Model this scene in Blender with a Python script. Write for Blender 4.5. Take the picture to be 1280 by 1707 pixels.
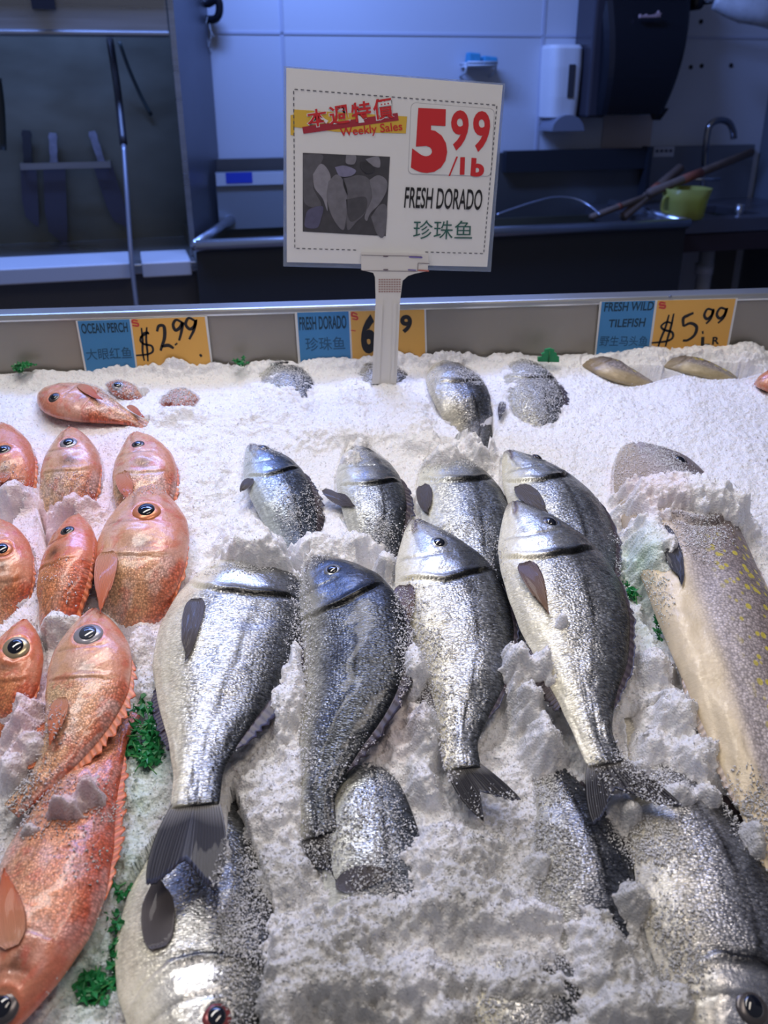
import bpy, math, random
import numpy as np
from mathutils import Vector, Matrix
random.seed(7); RNG = np.random.default_rng(7)
SC = bpy.context.scene
for o in list(bpy.data.objects): bpy.data.objects.remove(o)
COL = SC.collection
R = math.radians

# ------------------------------------------------------------------ camera
F = 1500.0; PITCH = 25.0; YAW = 6.0; ROLL = 0.35
CAM = np.array([0.0, 0.0, 1.30])
_f = np.array([math.cos(R(PITCH))*math.sin(R(YAW)), math.cos(R(PITCH))*math.cos(R(YAW)), -math.sin(R(PITCH))])
_r = np.array([math.cos(R(YAW)), -math.sin(R(YAW)), 0.0])
_u = np.cross(_r, _f)
RT = _r*math.cos(R(ROLL)) - _u*math.sin(R(ROLL))
UP = np.cross(RT, _f); FW = _f
cam = bpy.data.cameras.new('camera'); camo = bpy.data.objects.new('camera', cam); COL.objects.link(camo)
cam.sensor_fit = 'VERTICAL'; cam.sensor_height = 36.0; cam.lens = F/1707*36.0
cam.clip_start = 0.02; cam.clip_end = 60
m = Matrix(((RT[0], UP[0], -FW[0], CAM[0]), (RT[1], UP[1], -FW[1], CAM[1]), (RT[2], UP[2], -FW[2], CAM[2]), (0, 0, 0, 1)))
camo.matrix_world = m
cam.dof.use_dof = True; cam.dof.focus_distance = 1.15; cam.dof.aperture_fstop = 5.6
SC.camera = camo

# ------------------------------------------------------------------ world, lights, exposure
w = bpy.data.worlds.new('world'); SC.world = w; w.use_nodes = True
bg = w.node_tree.nodes['Background']; bg.inputs[0].default_value = (0.58, 0.62, 0.84, 1); bg.inputs[1].default_value = 0.17
SC.view_settings.view_transform = 'Standard'; SC.view_settings.look = 'None'
SC.view_settings.exposure = 0.0; SC.view_settings.gamma = 1.0; SC.view_settings.use_curve_mapping = False
SC.cycles.use_denoising = True
SC.cycles.max_bounces = 8; SC.cycles.transmission_bounces = 6; SC.cycles.glossy_bounces = 4; SC.cycles.diffuse_bounces = 3
SC.cycles.sample_clamp_indirect = 4.0

def area(name, loc, target, sx, sy, power, color, spread=120):
    l = bpy.data.lights.new(name, 'AREA'); l.shape = 'RECTANGLE'; l.size = sx; l.size_y = sy
    l.energy = power; l.color = color; l.spread = R(spread)
    o = bpy.data.objects.new(name, l); COL.objects.link(o); o.location = loc
    o.rotation_euler = (Vector(target)-Vector(loc)).to_track_quat('-Z', 'Y').to_euler()
    return o
area('case_tube_light', (-0.25, 1.25, 2.35), (0.0, 0.95, 0.8), 1.7, 0.30, 9.6, (1.0, 0.95, 0.92))
area('case_tube_light', (0.45, 0.35, 2.35), (0.05, 0.7, 0.8), 1.3, 0.25, 4.4, (1.0, 0.88, 0.78))
area('blue_wall_light', (-0.55, 2.45, 2.75), (-0.6, 3.3, 1.5), 1.7, 0.25, 62, (0.21, 0.36, 1.0), 160)
area('blue_case_light', (0.15, 2.15, 2.3), (0.1, 1.2, 0.9), 1.3, 0.35, 6, (0.30, 0.42, 1.0))

# ------------------------------------------------------------------ helpers
def ray(px, py): return FW + (px-640.0)/F*RT - (py-853.5)/F*UP
def hit_plane(px, py, p0, n):
    d = ray(px, py); p0 = np.array(p0, float); n = np.array(n, float)
    return CAM + d*(np.dot(p0-CAM, n)/np.dot(d, n))
SL = R(16.0)
ICE_O = CAM + 0.96*ray(640, 1300)
IU = np.array([1.0, 0, 0]); IV = np.array([0, math.cos(SL), math.sin(SL)]); IN = np.array([0, -math.sin(SL), math.cos(SL)])
def uvh(px, py, h=0.0):
    p = hit_plane(px, py, ICE_O+IN*h, IN)-ICE_O
    return np.array([np.dot(p, IU), np.dot(p, IV), h])
def w3(a):
    a = np.asarray(a, float)
    return ICE_O + a[..., 0:1]*IU + a[..., 1:2]*IV + a[..., 2:3]*IN
def pxm(px, py, h=0.0):       # metres per pixel at that spot of the ice
    p = w3(uvh(px, py, h)); return np.dot(p-CAM, FW)/F

MATS = {}
def mat(name, col=(.5, .5, .5), rough=.5, metal=0.0, **k):
    if name in MATS: return MATS[name]
    m = bpy.data.materials.new(name); m.use_nodes = True; MATS[name] = m
    b = m.node_tree.nodes['Principled BSDF']
    b.inputs['Base Color'].default_value = (*col, 1); b.inputs['Roughness'].default_value = rough; b.inputs['Metallic'].default_value = metal
    for kk, v in k.items():
        if kk in b.inputs: b.inputs[kk].default_value = v
    noise = k.get('noise')
    if noise:      # (scale, amount, bump)
        nt = m.node_tree; L = nt.links
        tc = nt.nodes.new('ShaderNodeTexCoord'); mp = nt.nodes.new('ShaderNodeMapping'); mp.inputs['Scale'].default_value = k.get('stretch', (1, 1, 1))
        n = nt.nodes.new('ShaderNodeTexNoise'); n.inputs['Scale'].default_value = noise[0]; n.inputs['Detail'].default_value = 4
        L.new(tc.outputs['Object'], mp.inputs[0]); L.new(mp.outputs[0], n.inputs['Vector'])
        r = nt.nodes.new('ShaderNodeMixRGB'); r.blend_type = 'MIX'
        r.inputs[1].default_value = (*[c*(1-noise[1]) for c in col], 1); r.inputs[2].default_value = (*[min(1, c*(1+noise[1])) for c in col], 1)
        L.new(n.outputs['Fac'], r.inputs[0]); L.new(r.outputs[0], b.inputs['Base Color'])
        rr = nt.nodes.new('ShaderNodeMapRange'); rr.inputs[3].default_value = max(0.03, rough-.12); rr.inputs[4].default_value = min(1, rough+.12)
        L.new(n.outputs['Fac'], rr.inputs[0]); L.new(rr.outputs[0], b.inputs['Roughness'])
        if noise[2] > 0:
            bp = nt.nodes.new('ShaderNodeBump'); bp.inputs['Strength'].default_value = noise[2]; bp.inputs['Distance'].default_value = 0.002
            L.new(n.outputs['Fac'], bp.inputs['Height']); L.new(bp.outputs[0], b.inputs['Normal'])
    return m

def tag(o, label=None, cat=None, group=None, kind=None):
    if label: o['label'] = label
    if cat: o['category'] = cat
    if group: o['group'] = group
    if kind: o['kind'] = kind
    return o
def thing(name, loc, label, cat, group=None):
    o = bpy.data.objects.new(name, None); COL.objects.link(o); o.location = Vector(loc); o.empty_display_size = 0.02
    return tag(o, label, cat, group)
WORIG = {}
def mk(name, verts, faces, material, parent=None, smooth=False, vcol=None, uv=None, spot=None):
    verts = np.asarray(verts, float).reshape(-1, 3)
    if parent is not None:
        org = WORIG.get(parent.name)
        if org is None: org = np.array(parent.location)
    else:
        org = np.array([verts[:, 0].mean(), verts[:, 1].mean(), verts[:, 2].min()])
    vv = verts-org
    me = bpy.data.meshes.new(name)
    faces = np.asarray(faces) if not isinstance(faces, list) else faces
    if isinstance(faces, np.ndarray):
        k = faces.shape[1]; nf = faces.shape[0]
        me.vertices.add(len(vv)); me.vertices.foreach_set('co', vv.astype(np.float32).ravel())
        me.loops.add(nf*k); me.loops.foreach_set('vertex_index', faces.astype(np.int32).ravel())
        me.polygons.add(nf); me.polygons.foreach_set('loop_start', np.arange(0, nf*k, k, dtype=np.int32))
        me.update(calc_edges=True)
    else:
        me.from_pydata([tuple(v) for v in vv], [], faces); me.update()
    if smooth: me.polygons.foreach_set('use_smooth', np.ones(len(me.polygons), dtype=bool))
    if vcol is not None:
        a = me.color_attributes.new('pigment', 'FLOAT_COLOR', 'POINT')
        a.data.foreach_set('color', np.asarray(vcol, np.float32).ravel())
    if spot is not None:
        a = me.attributes.new('mask', 'FLOAT', 'POINT'); a.data.foreach_set('value', np.asarray(spot, np.float32).ravel())
    if uv is not None:
        l = me.uv_layers.new(name='UVMap'); idx = np.empty(len(me.loops), np.int32); me.loops.foreach_get('vertex_index', idx)
        l.data.foreach_set('uv', np.asarray(uv, np.float32)[idx].ravel())
    me.materials.append(material)
    o = bpy.data.objects.new(name, me); COL.objects.link(o)
    if parent is not None:
        o.parent = parent
        if parent.type == 'MESH' or name: pass
        WORIG[o.name] = org
    else:
        o.location = Vector(org); WORIG[o.name] = org
    return o
class MB:                      # collects boxes, tubes and slabs into one mesh
    def __init__(s): s.v = []; s.f = []
    def add(s, v, f):
        b = len(s.v); s.v += [tuple(map(float, p)) for p in v]; s.f += [tuple(b+i for i in q) for q in f]; return s
    def hexa(s, p):            # 8 points: bottom 4, top 4
        return s.add(p, [(3, 2, 1, 0), (4, 5, 6, 7), (0, 1, 5, 4), (1, 2, 6, 5), (2, 3, 7, 6), (3, 0, 4, 7)])
    def tube(s, pts, r, n=12, cap=True):
        pts = [np.array(p, float) for p in pts]; rs = r if isinstance(r, (list, tuple, np.ndarray)) else [r]*len(pts)
        rings = []; ref = None
        for i, p in enumerate(pts):
            d = pts[min(i+1, len(pts)-1)]-pts[max(i-1, 0)]; d /= np.linalg.norm(d)+1e-12
            if ref is None: ref = np.array([0, 0, 1.0]) if abs(d[2]) < .9 else np.array([1.0, 0, 0])
            a = np.cross(d, ref); a /= np.linalg.norm(a); b = np.cross(a, d); ref = b
            rings.append([p+rs[i]*(math.cos(2*math.pi*k/n)*a+math.sin(2*math.pi*k/n)*b) for k in range(n)])
        v = [q for rg in rings for q in rg]; f = []
        for i in range(len(pts)-1):
            for k in range(n): f.append((i*n+k, i*n+(k+1) % n, (i+1)*n+(k+1) % n, (i+1)*n+k))
        if cap: f.append(tuple(range(n-1, -1, -1))); f.append(tuple((len(pts)-1)*n+k for k in range(n)))
        return s.add(v, f)
    def build(s, name, material, parent=None, smooth=False, bevel=0):
        o = mk(name, s.v, s.f, material, parent, smooth)
        if bevel:
            b = o.modifiers.new('bevel', 'BEVEL'); b.width = bevel; b.segments = 2; b.limit_method = 'ANGLE'
        return o
def catmull(P, n):
    P = np.asarray(P, float); Q = np.vstack([2*P[0]-P[1], P, 2*P[-1]-P[-2]])
    seg = np.linalg.norm(np.diff(P, axis=0), axis=1); cum = np.r_[0, np.cumsum(seg)]; t = np.linspace(0, cum[-1], n); out = []
    for x in t:
        i = min(int(np.searchsorted(cum, x, side='right')-1), len(P)-2); u = (x-cum[i])/(seg[i]+1e-12)
        a, b, c, d = Q[i], Q[i+1], Q[i+2], Q[i+3]
        out.append(.5*((2*b)+(-a+c)*u+(2*a-5*b+4*c-d)*u*u+(-a+3*b-3*c+d)*u**3))
    return np.array(out)
def smoothstep(a, b, x):
    t = np.clip((x-a)/(b-a), 0, 1); return t*t*(3-2*t)
def vnoise(x, y, seed=0):      # value noise on arrays
    g = np.random.default_rng(seed).random((256, 256))
    xi = np.floor(x).astype(int); yi = np.floor(y).astype(int); fx = x-xi; fy = y-yi
    fx = fx*fx*(3-2*fx); fy = fy*fy*(3-2*fy)
    A = g[xi & 255, yi & 255]; B = g[(xi+1) & 255, yi & 255]; C = g[xi & 255, (yi+1) & 255]; D = g[(xi+1) & 255, (yi+1) & 255]
    return (A*(1-fx)+B*fx)*(1-fy)+(C*(1-fx)+D*fx)*fy
def fbm(x, y, octs=4, seed=0, gain=.5):
    s = 0; a = 1; t = 0
    for i in range(octs):
        c_, s_ = math.cos(.6+1.1*i), math.sin(.6+1.1*i); s = s+a*vnoise((x*c_-y*s_)*2**i+13.7*i+40, (x*s_+y*c_)*2**i+7.1*i+40, seed+i); t += a; a *= gain
    return s/t

# ------------------------------------------------------------------ the room
BETA = R(9.0); WT = np.array([math.cos(BETA), math.sin(BETA), 0]); WN = np.array([math.sin(BETA), -math.cos(BETA), 0]); WP = np.array([0, 3.5, 0.0])
def W(a, b, z): return WP+a*WT+b*WN+np.array([0, 0, z])
def wa(px, py, b=0.0):        # pixel -> (along, height) on the plane b metres out of the back wall
    p = hit_plane(px, py, WP+b*WN, WN)-WP; return float(np.dot(p, WT)), float(p[2])
def wbox(mb, a0, a1, b0, b1, z0, z1):
    return mb.hexa([W(a0, b1, z0), W(a1, b1, z0), W(a1, b0, z0), W(a0, b0, z0), W(a0, b1, z1), W(a1, b1, z1), W(a1, b0, z1), W(a0, b0, z1)])
def slab(mb, quad, th, nrm):  # 4 world points (tl,tr,br,bl), thickness behind
    q = [np.array(p) for p in quad]; return mb.hexa([p-np.array(nrm)*th for p in (q[3], q[2], q[1], q[0])]+[p for p in (q[3], q[2], q[1], q[0])])

steel = mat('brushed_steel', (.42, .44, .47), .30, .9, noise=(9, .25, .05), stretch=(.25, 1, 6))
steel_dull = mat('dull_steel', (.17, .17, .13), .42, .75, noise=(5, .3, .05), stretch=(1, 1, 2))
steel_rim = mat('rim_steel', (.55, .55, .52), .33, .85, noise=(14, .12, .05), stretch=(.2, 1, 3))
steel_case = mat('case_steel', (.36, .33, .28), .5, .55, noise=(3, .25, .04), stretch=(.5, 1, 1))
wallm = mat('wall_panel', (.62, .66, .74), .32, 0, noise=(1.2, .05, .05))
darkm = mat('dark_void', (.018, .018, .022), .6, 0)
black_pl = mat('black_plastic', (.012, .014, .02), .25, 0)
white_pl = mat('white_plastic', (.74, .76, .80), .38, 0)
floor_m = mat('floor_tile', (.16, .12, .11), .5, 0, noise=(4, .2, .1))

def struct(o): o['kind'] = 'structure'; return o
mb = MB(); wbox(mb, -3.2, 2.6, -.1, 0, 0, 3.0); wall = struct(mb.build('wall_back', wallm))
# vertical and horizontal seams of the wall panels
for i, px in enumerate((470, 905)):
    a, _ = wa(px, 60); mb = MB(); wbox(mb, a-.006, a+.006, 0, .003, 0, 3.0); struct(mb.build('trim_%d' % (i+1), mat('seam_strip', (.50, .54, .66), .4)))
a, z = wa(420, 55); mb = MB(); wbox(mb, -3.0, 2.2, 0, .003, z-.004, z+.004); struct(mb.build('trim_3', MATS['seam_strip']))
ac, _ = wa(1266, 250)
mb = MB(); mb.hexa([W(ac, 3.4, 0), W(ac+.1, 3.4, 0), W(ac+.1, 0, 0), W(ac, 0, 0), W(ac, 3.4, 3), W(ac+.1, 3.4, 3), W(ac+.1, 0, 3), W(ac, 0, 3)])
struct(mb.build('wall_right', mat('wall_grey', (.14, .16, .19), .5)))
mb = MB(); wbox(mb, -3.2, 2.6, -.1, 4.6, -.1, 0); struct(mb.build('floor', floor_m))

# --- left steel preparation station
t = thing('steel_workstation', W(-1.5, .3, 0), 'tall dull stainless steel work station with hood and side panel, left of the white wall', 'work station')
BF = .50
a_e, _ = wa(322, 400, BF); _, z_t = wa(160, 432, BF); _, z_h0 = wa(160, 52, BF); _, z_h1 = wa(160, 6, BF)
aL = -2.4; a_bk = wa(372, 362, .02)[0]
mb = MB(); wbox(mb, aL, a_bk-.01, .02, .05, z_t-.02, z_h1+.5); mb.build('back_panel', steel_dull, t)
mb = MB()
mb.hexa([W(a_e-.012, BF, z_t), W(a_e, BF, z_t), W(a_bk, .02, z_t), W(a_bk-.012, .02, z_t), W(a_e-.012, BF, z_h1+.4), W(a_e, BF, z_h1+.4), W(a_bk, .02, z_h1+.4), W(a_bk-.012, .02, z_h1+.4)])
mb.build('side_panel', mat('side_steel', (.17, .18, .21), .42, .7, noise=(4, .2, .03)), t)
mb = MB(); wbox(mb, a_e-.012, a_e+.004, BF, BF+.012, z_t, z_h1+.4); mb.build('edge_strip', steel, t)
mb = MB(); wbox(mb, aL, a_e-.014, BF-.02, BF+.01, z_h0, z_h1+.02); wbox(mb, aL, a_e-.014, BF-.06, BF+.02, z_h0-.012, z_h0); mb.build('hood_front', steel, t, bevel=.003)
mb = MB(); wbox(mb, aL, a_e-.014, BF-.02, BF+.03, z_h1+.03, z_h1+.30); mb.build('hood_panel', mat('cream_panel', (.30, .27, .22), .5), t)
mb = MB(); wbox(mb, aL, a_e+.01, .05, BF+.10, z_t-.035, z_t-.005); mb.build('worktop', steel, t, bevel=.004)
a1, z1 = wa(218, 432, BF+.1)
mb = MB(); wbox(mb, aL, a1-.005, BF-.10, BF+.125, z_t-.042, z_t+.004); wbox(mb, a1+.03, a_e-.02, BF-.10, BF+.125, z_t-.042, z_t+.002)
mb.build('edge_board', mat('edge_white', (.60, .62, .66), .4, .2), t, bevel=.004)
mb = MB(); wbox(mb, aL, a_e, BF+.0, BF+.05, z_t-.17, z_t-.045); mb.build('apron', mat('apron_steel', (.17, .17, .17), .45, .6), t)
mb = MB(); wbox(mb, a_e-.07, a_e-.03, BF-.02, BF+.03, 0, z_t-.04); mb.build('leg', steel_dull, t)
mb = MB(); wbox(mb, aL+.1, aL+.14, BF-.02, BF+.03, 0, z_t-.04); mb.build('leg', steel_dull, t)
# small black fittings on the hood lip
for px in (72,):
    a, z = wa(px, 2, BF+.03); mb = MB(); wbox(mb, a-.03, a+.03, BF+.03, BF+.05, z-.02, z+.06); mb.build('latch', black_pl, t)

# knife rack on the station's back panel
def knife(px, py0, px1, py1, w, label, handle_m, rb, blade):
    a0, z0 = wa(px, py0, rb); a1, z1 = wa(px1, py1, rb)
    k = thing('knife', W(a1, rb, z1), label, 'knife', 'knives in the wall rack')
    d = np.array([a0-a1, z0-z1]); L = np.linalg.norm(d); d /= L; q = np.array([d[1], -d[0]])
    def P(s, c, bb): return W(a1+d[0]*s+q[0]*c, bb, z1+d[1]*s+q[1]*c)
    mb = MB(); N = 9; prof = [1.0, .85, .8, .9, .95, .85, .85, 1.05, .75]
    for i in range(N-1):
        s0, s1 = L*i/(N-1), L*(i+1)/(N-1); c0, c1 = w*prof[i]/2, w*prof[i+1]/2
        mb.hexa([P(s0, -c0, rb-.01), P(s0, c0, rb-.01), P(s0, c0, rb+.012), P(s0, -c0, rb+.012), P(s1, -c1, rb-.01), P(s1, c1, rb-.01), P(s1, c1, rb+.012), P(s1, -c1, rb+.012)])
    mb.build('handle', handle_m, k)
    mb = MB(); bl, bw = blade
    prof = [(0, -.5, .5), (-.15, -.5, .5), (-.6, -.5, .5), (-.85, -.35, .5), (-1, .3, .45)]
    for i in range(4):
        s0, l0, r0 = prof[i]; s1, l1, r1 = prof[i+1]
        mb.hexa([P(s1*bl, l1*bw, rb), P(s1*bl, r1*bw, rb), P(s1*bl, r1*bw, rb+.003), P(s1*bl, l1*bw, rb+.003), P(s0*bl, l0*bw, rb), P(s0*bl, r0*bw, rb), P(s0*bl, r0*bw, rb+.003), P(s0*bl, l0*bw, rb+.003)])
    mb.build('blade', mat('knife_blade', (.10, .10, .13), .4, .8), k)
RB = .085
k_dark = mat('handle_dark', (.02, .02, .022), .5); k_grey = mat('handle_grey', (.22, .22, .26), .4, .3, noise=(60, .5, .2))
knife(44, 217, 47, 272, .030, 'black-handled knife, leftmost of three standing in the steel wall rack', k_dark, RB, (.20, .05))
knife(88, 222, 90, 272, .027, 'grey-handled knife, middle of three standing in the steel wall rack', k_grey, RB, (.26, .07))
knife(153, 219, 170, 272, .026, 'grey-handled knife leaning left, rightmost of three in the steel wall rack', k_grey, RB, (.22, .06))
a0, z0 = wa(34, 279, .12); a1, z1 = wa(185, 279, .12)
t = thing('knife_rack', W(a0, .05, z0), 'narrow steel bar rack holding three knives on the dull steel panel', 'knife rack')
mb = MB(); wbox(mb, a0, a1, .115, .122, z0-.008, z0+.012); mb.build('front_bar', steel, t)
for a_ in (a0, a1-.012): mb = MB(); wbox(mb, a_, a_+.012, .05, .115, z0-.008, z0+.012); mb.build('bracket', steel_dull, t)
# hanging hose and its pole
pts = [(183, 66, .30), (190, 110, .34), (197, 160, .42), (206, 240, .52), (212, 330, .60), (218, 420, .66), (223, 470, .68), (229, 520, .70)]
P = [W(wa(x, y, b)[0], b, wa(x, y, b)[1]) for x, y, b in pts]
t = thing('spray_hose', P[0], 'long thin hose hanging from the hood in front of the left steel worktop', 'hose')
mb = MB(); mb.tube(catmull(P[:4], 16), .011, 10); mb.build('spring_sleeve', mat('sleeve_black', (.02, .02, .025), .4), t, smooth=True)
mb = MB(); mb.tube(catmull(P[3:], 24), .0068, 10); mb.build('tube', mat('hose_grey', (.26, .28, .33), .35, .5), t, smooth=True)
pts = [(199, 70, .16), (215, 115, .12), (235, 160, .08), (252, 192, .065)]  # dark tube stands in for the hose's shadow and reflection, not a cable
P = [W(wa(x, y, b)[0], b, wa(x, y, b)[1]) for x, y, b in pts]
mb = MB(); mb.tube(catmull(P, 16), .006, 8)
tag(mb.build('cable', mat('cable_and_hose_shade', (.03, .04, .035), .5), smooth=True), 'thin dark tube modelled as the hose shadow reflected on the dull steel back panel', 'cable')
pts = [(-4, 130, .30), (2, 180, .30), (5, 250, .3)]
P = [W(wa(x, y, b)[0], b, wa(x, y, b)[1]) for x, y, b in pts]
mb = MB(); mb.tube(catmull(P, 12), .011, 8)
tag(mb.build('cable', MATS['cable_and_hose_shade'], smooth=True), 'thick dark cable end hanging at the left edge of the photo over the steel panel', 'cable')
# hook with strings on the white wall
t = thing('wall_hook', W(*[wa(350, 20, .05)[0], 0, wa(350, 20, .05)[1]]), 'black wall hook with loose strings at the top beside the steel side panel', 'hook')
pts = [(325, -6, .04), (345, 6, .05), (362, -2, .07), (366, 16, .07), (360, 31, .06), (342, 33, .03)]
P = [W(wa(x, y, b)[0], b, wa(x, y, b)[1]) for x, y, b in pts]
mb = MB(); mb.tube(catmull(P, 24), .013, 10); mb.build('hook', black_pl, t, smooth=True)
for ps in ([(348, 30, .05), (352, 60, .05), (345, 90, .04), (350, 130, .03)], [(352, 30, .05), (349, 45, .05), (357, 62, .05)], [(346, 28, .05), (343, 50, .05), (352, 90, .04)]):
    P = [W(wa(x, y, b)[0], b, wa(x, y, b)[1]) for x, y, b in ps]
    mb = MB(); mb.tube(catmull(P, 14), .0016, 6); mb.build('string', mat('string_grey', (.45, .48, .5), .6), t, smooth=True)

# --- three-compartment sink
SF = .66
a0, z0 = wa(326, 410, SF); a1, z1 = wa(1146, 372, SF); zr = .5*(z0+z1)
t = thing('sink_unit', W(.3, .3, 0), 'long stainless steel sink with rolled rim running behind the price sign', 'sink')
aM = a1+.0
_, z_sp = wa(600, 268, .06)
mb = MB(); mb.tube([W(a0, SF, zr), W(a1, SF, zr)], .017, 14); mb.tube([W(a0, SF, zr), W(wa(388, 364, .14)[0], .14, zr+.01)], .017, 12); mb.tube([W(a1, SF, zr), W(a1, .12, zr+.01)], .017, 12)
mb.build('rim', mat('sink_rim', (.52, .57, .66), .25, .9), t, smooth=True)
mb = MB(); wbox(mb, a0, a1, SF-.02, SF-.005, zr-.32, zr-.01); mb.build('front_panel', mat('front_dark', (.055, .06, .07), .5, .5), t)
mb = MB(); wbox(mb, a0, a0+.01, .1, SF-.02, zr-.32, zr-.005); wbox(mb, a1-.01, a1, .1, SF-.02, zr-.32, zr-.005); wbox(mb, a0, a1, .1, SF, zr-.33, zr-.32); wbox(mb, a0, a1, .1, .12, zr-.32, zr-.03)
mb.build('basin', steel_dull, t)
adv = [a0+(a1-a0)*k for k in (.28, .63)]
for ad in adv:
    mb = MB(); wbox(mb, ad-.02, ad+.02, .12, SF-.02, zr-.32, zr-.02); mb.build('divider', steel_dull, t)
apx, _ = wa(475, 300, .07); al, _ = wa(362, 300, .07); ar, _ = wa(1078, 260, .07)
_, zt1 = wa(960, 252, .07)
mb = MB(); wbox(mb, al, ar, .03, .065, zr-.05, zt1); mb.build('splashback', mat('splash_steel', (.17, .18, .19), .35, .7, noise=(3, .2, .02)), t)
ax0, zx0 = wa(842, 262, .09); ax1, zx1 = wa(1076, 285, .09); _, zx2 = wa(960, 249, .09)
mb = MB(); wbox(mb, ax0, ax1, .066, .10, zx1+.01, zx2); mb.build('splash_ledge', mat('ledge_dark', (.03, .035, .045), .4, .3), t)
mb = MB(); wbox(mb, ax1-.012, ax1+.004, .066, .12, zr-.03, zx2+.005); mb.build('ledge_end', mat('ledge_dark', (.03, .035, .045), .4, .3), t)
for a in (a0+.05, a1-.12, .5*(a0+a1)):
    mb = MB(); mb.tube([W(a, SF-.06, 0), W(a, SF-.06, zr-.3)], .02, 10); mb.build('leg', steel_dull, t, smooth=True)
# lower cabinet body below the sink
mb = MB(); a2, _ = wa(345, 450, SF-.03); a3, _ = wa(1103, 450, SF-.03); wbox(mb, a2, a3, .1, SF-.04, .02, zr-.33)
tag(mb.build('storage_bin', mat('bin_dark', (.010, .012, .018), .6, 0, **{'Specular IOR Level': .25})), 'large dark blue-grey bin standing under the long sink', 'bin')
# white board with a blue label behind the sink, left of the sign
bx0, bz0 = wa(374, 408, .2); bx1, bz1 = wa(476, 285, .2)
t = thing('splash_board', W(bx0, .2, zr-.05), 'pale grey board with a blue sticker standing behind the left sink basin', 'board')
mb = MB(); wbox(mb, bx0-.01, bx1+.14, .17, .18, zr-.02, bz1); mb.build('board', mat('board_blue_grey', (.30, .34, .38), .35, .3), t)
mb = MB(); _, zz = wa(420, 308, .18); wbox(mb, bx0-.01, bx1+.14, .18, .19, zz, bz1-.004); mb.build('top_band', mat('band_white', (.60, .65, .72), .35), t)
sa0, sz0 = wa(377, 306, .191); sa1, sz1 = wa(420, 287, .191)
mb = MB(); wbox(mb, sa0, sa1, .19, .1915, sz0, sz1); mb.build('sticker', mat('label_blue', (.03, .07, .55), .4), t)
# wire arch / basin rim seen at the right basin
pts = [(828, 358, .52), (850, 350, .5), (890, 337, .46), (925, 329, .42), (960, 332, .42), (985, 345, .46), (1000, 358, .52)]
P = [W(wa(x, y, b)[0], b, wa(x, y, b)[1]) for x, y, b in pts]
mb = MB(); mb.tube(catmull(P, 40), .0035, 8)
tag(mb.build('hose_loop', mat('loop_silver', (.5, .55, .68), .3, .8), smooth=True), 'thin silver tube bent in an arch over the right sink basin', 'tube')
# --- hand sink counter on the right
t = thing('hand_sink', W(wa(1200, 300, .1)[0], .3, 0), 'stainless steel hand wash sink counter in the right corner behind the yellow jug', 'sink')
h0, zh0 = wa(1084, 360, .55); h1 = ac-.005
mb = MB(); zc = zr
hb0, hb1 = wa(1175, 300, .4)[0], wa(1254, 300, .4)[0]
wbox(mb, h0, h1, .50, .58, zc-.05, zc); wbox(mb, h0, h1, .03, .20, zc-.05, zc); wbox(mb, h0, hb0, .20, .50, zc-.05, zc); wbox(mb, hb1, h1, .20, .50, zc-.05, zc)
mb.build('counter', mat('counter_steel', (.26, .26, .30), .3, .85), t, bevel=.004)
mb = MB(); wbox(mb, hb0, hb1, .20, .50, zc-.11, zc-.10); wbox(mb, hb0-.005, hb0, .2, .5, zc-.11, zc-.03); wbox(mb, hb1, hb1+.005, .2, .5, zc-.11, zc-.03); wbox(mb, hb0, hb1, .195, .2, zc-.11, zc-.03); wbox(mb, hb0, hb1, .5, .505, zc-.11, zc-.05); mb.build('bowl', steel_dull, t)
_, zs = wa(1170, 243, .03); hs1, _ = wa(1256, 260, .03)
mb = MB(); wbox(mb, wa(1078, 260, .03)[0], hs1, .005, .03, zc, zs); mb.build('splashback', mat('splash_steel2', (.24, .25, .27), .4, .6, noise=(3, .2, .02)), t)
mb = MB(); wbox(mb, h0, h1, .56, .585, zc-.11, zc-.052); mb.build('apron', mat('apron_red_brown', (.05, .035, .04), .5, .2), t)
mb = MB(); qa, qz = wa(1158, 358, .52); mb.tube([W(wa(1236, 345, .5)[0], .49, zc-.02), W(wa(1236, 345, .5)[0], .49, zc+.035)], .016, 14); mb.build('soap_nozzle', steel, t, smooth=True)
# faucet
F0 = .12; fp = [(1172, 330), (1173, 300), (1175, 262), (1178, 228), (1184, 208), (1200, 200), (1215, 205), (1222, 220), (1223, 231)]
P = [W(wa(x, y, F0)[0], F0+.0, wa(x, y, F0)[1]) for x, y in fp]
t = thing('faucet', P[0], 'chrome gooseneck faucet standing on the hand wash sink at the right', 'faucet')
mb = MB(); mb.tube(catmull(P, 40), .0125, 14); mb.build('spout', mat('chrome_dark', (.30, .31, .34), .15, 1), t, smooth=True)
mb = MB(); pz = P[0]; mb.tube([pz+np.array([0, 0, -.05]), pz+np.array([0, 0, .02])], .024, 16); mb.build('base', steel, t, smooth=True)
q0 = W(wa(1150, 300, F0+.1)[0], F0+.1, wa(1150, 300, F0+.1)[1]); q1 = W(wa(1200, 298, F0+.1)[0], F0+.1, wa(1200, 298, F0+.1)[1])
mb = MB(); mb.tube([q0, q1], .006, 10); mb.build('handle', mat('chrome_light', (.7, .72, .75), .2, 1), t, smooth=True)
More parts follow.
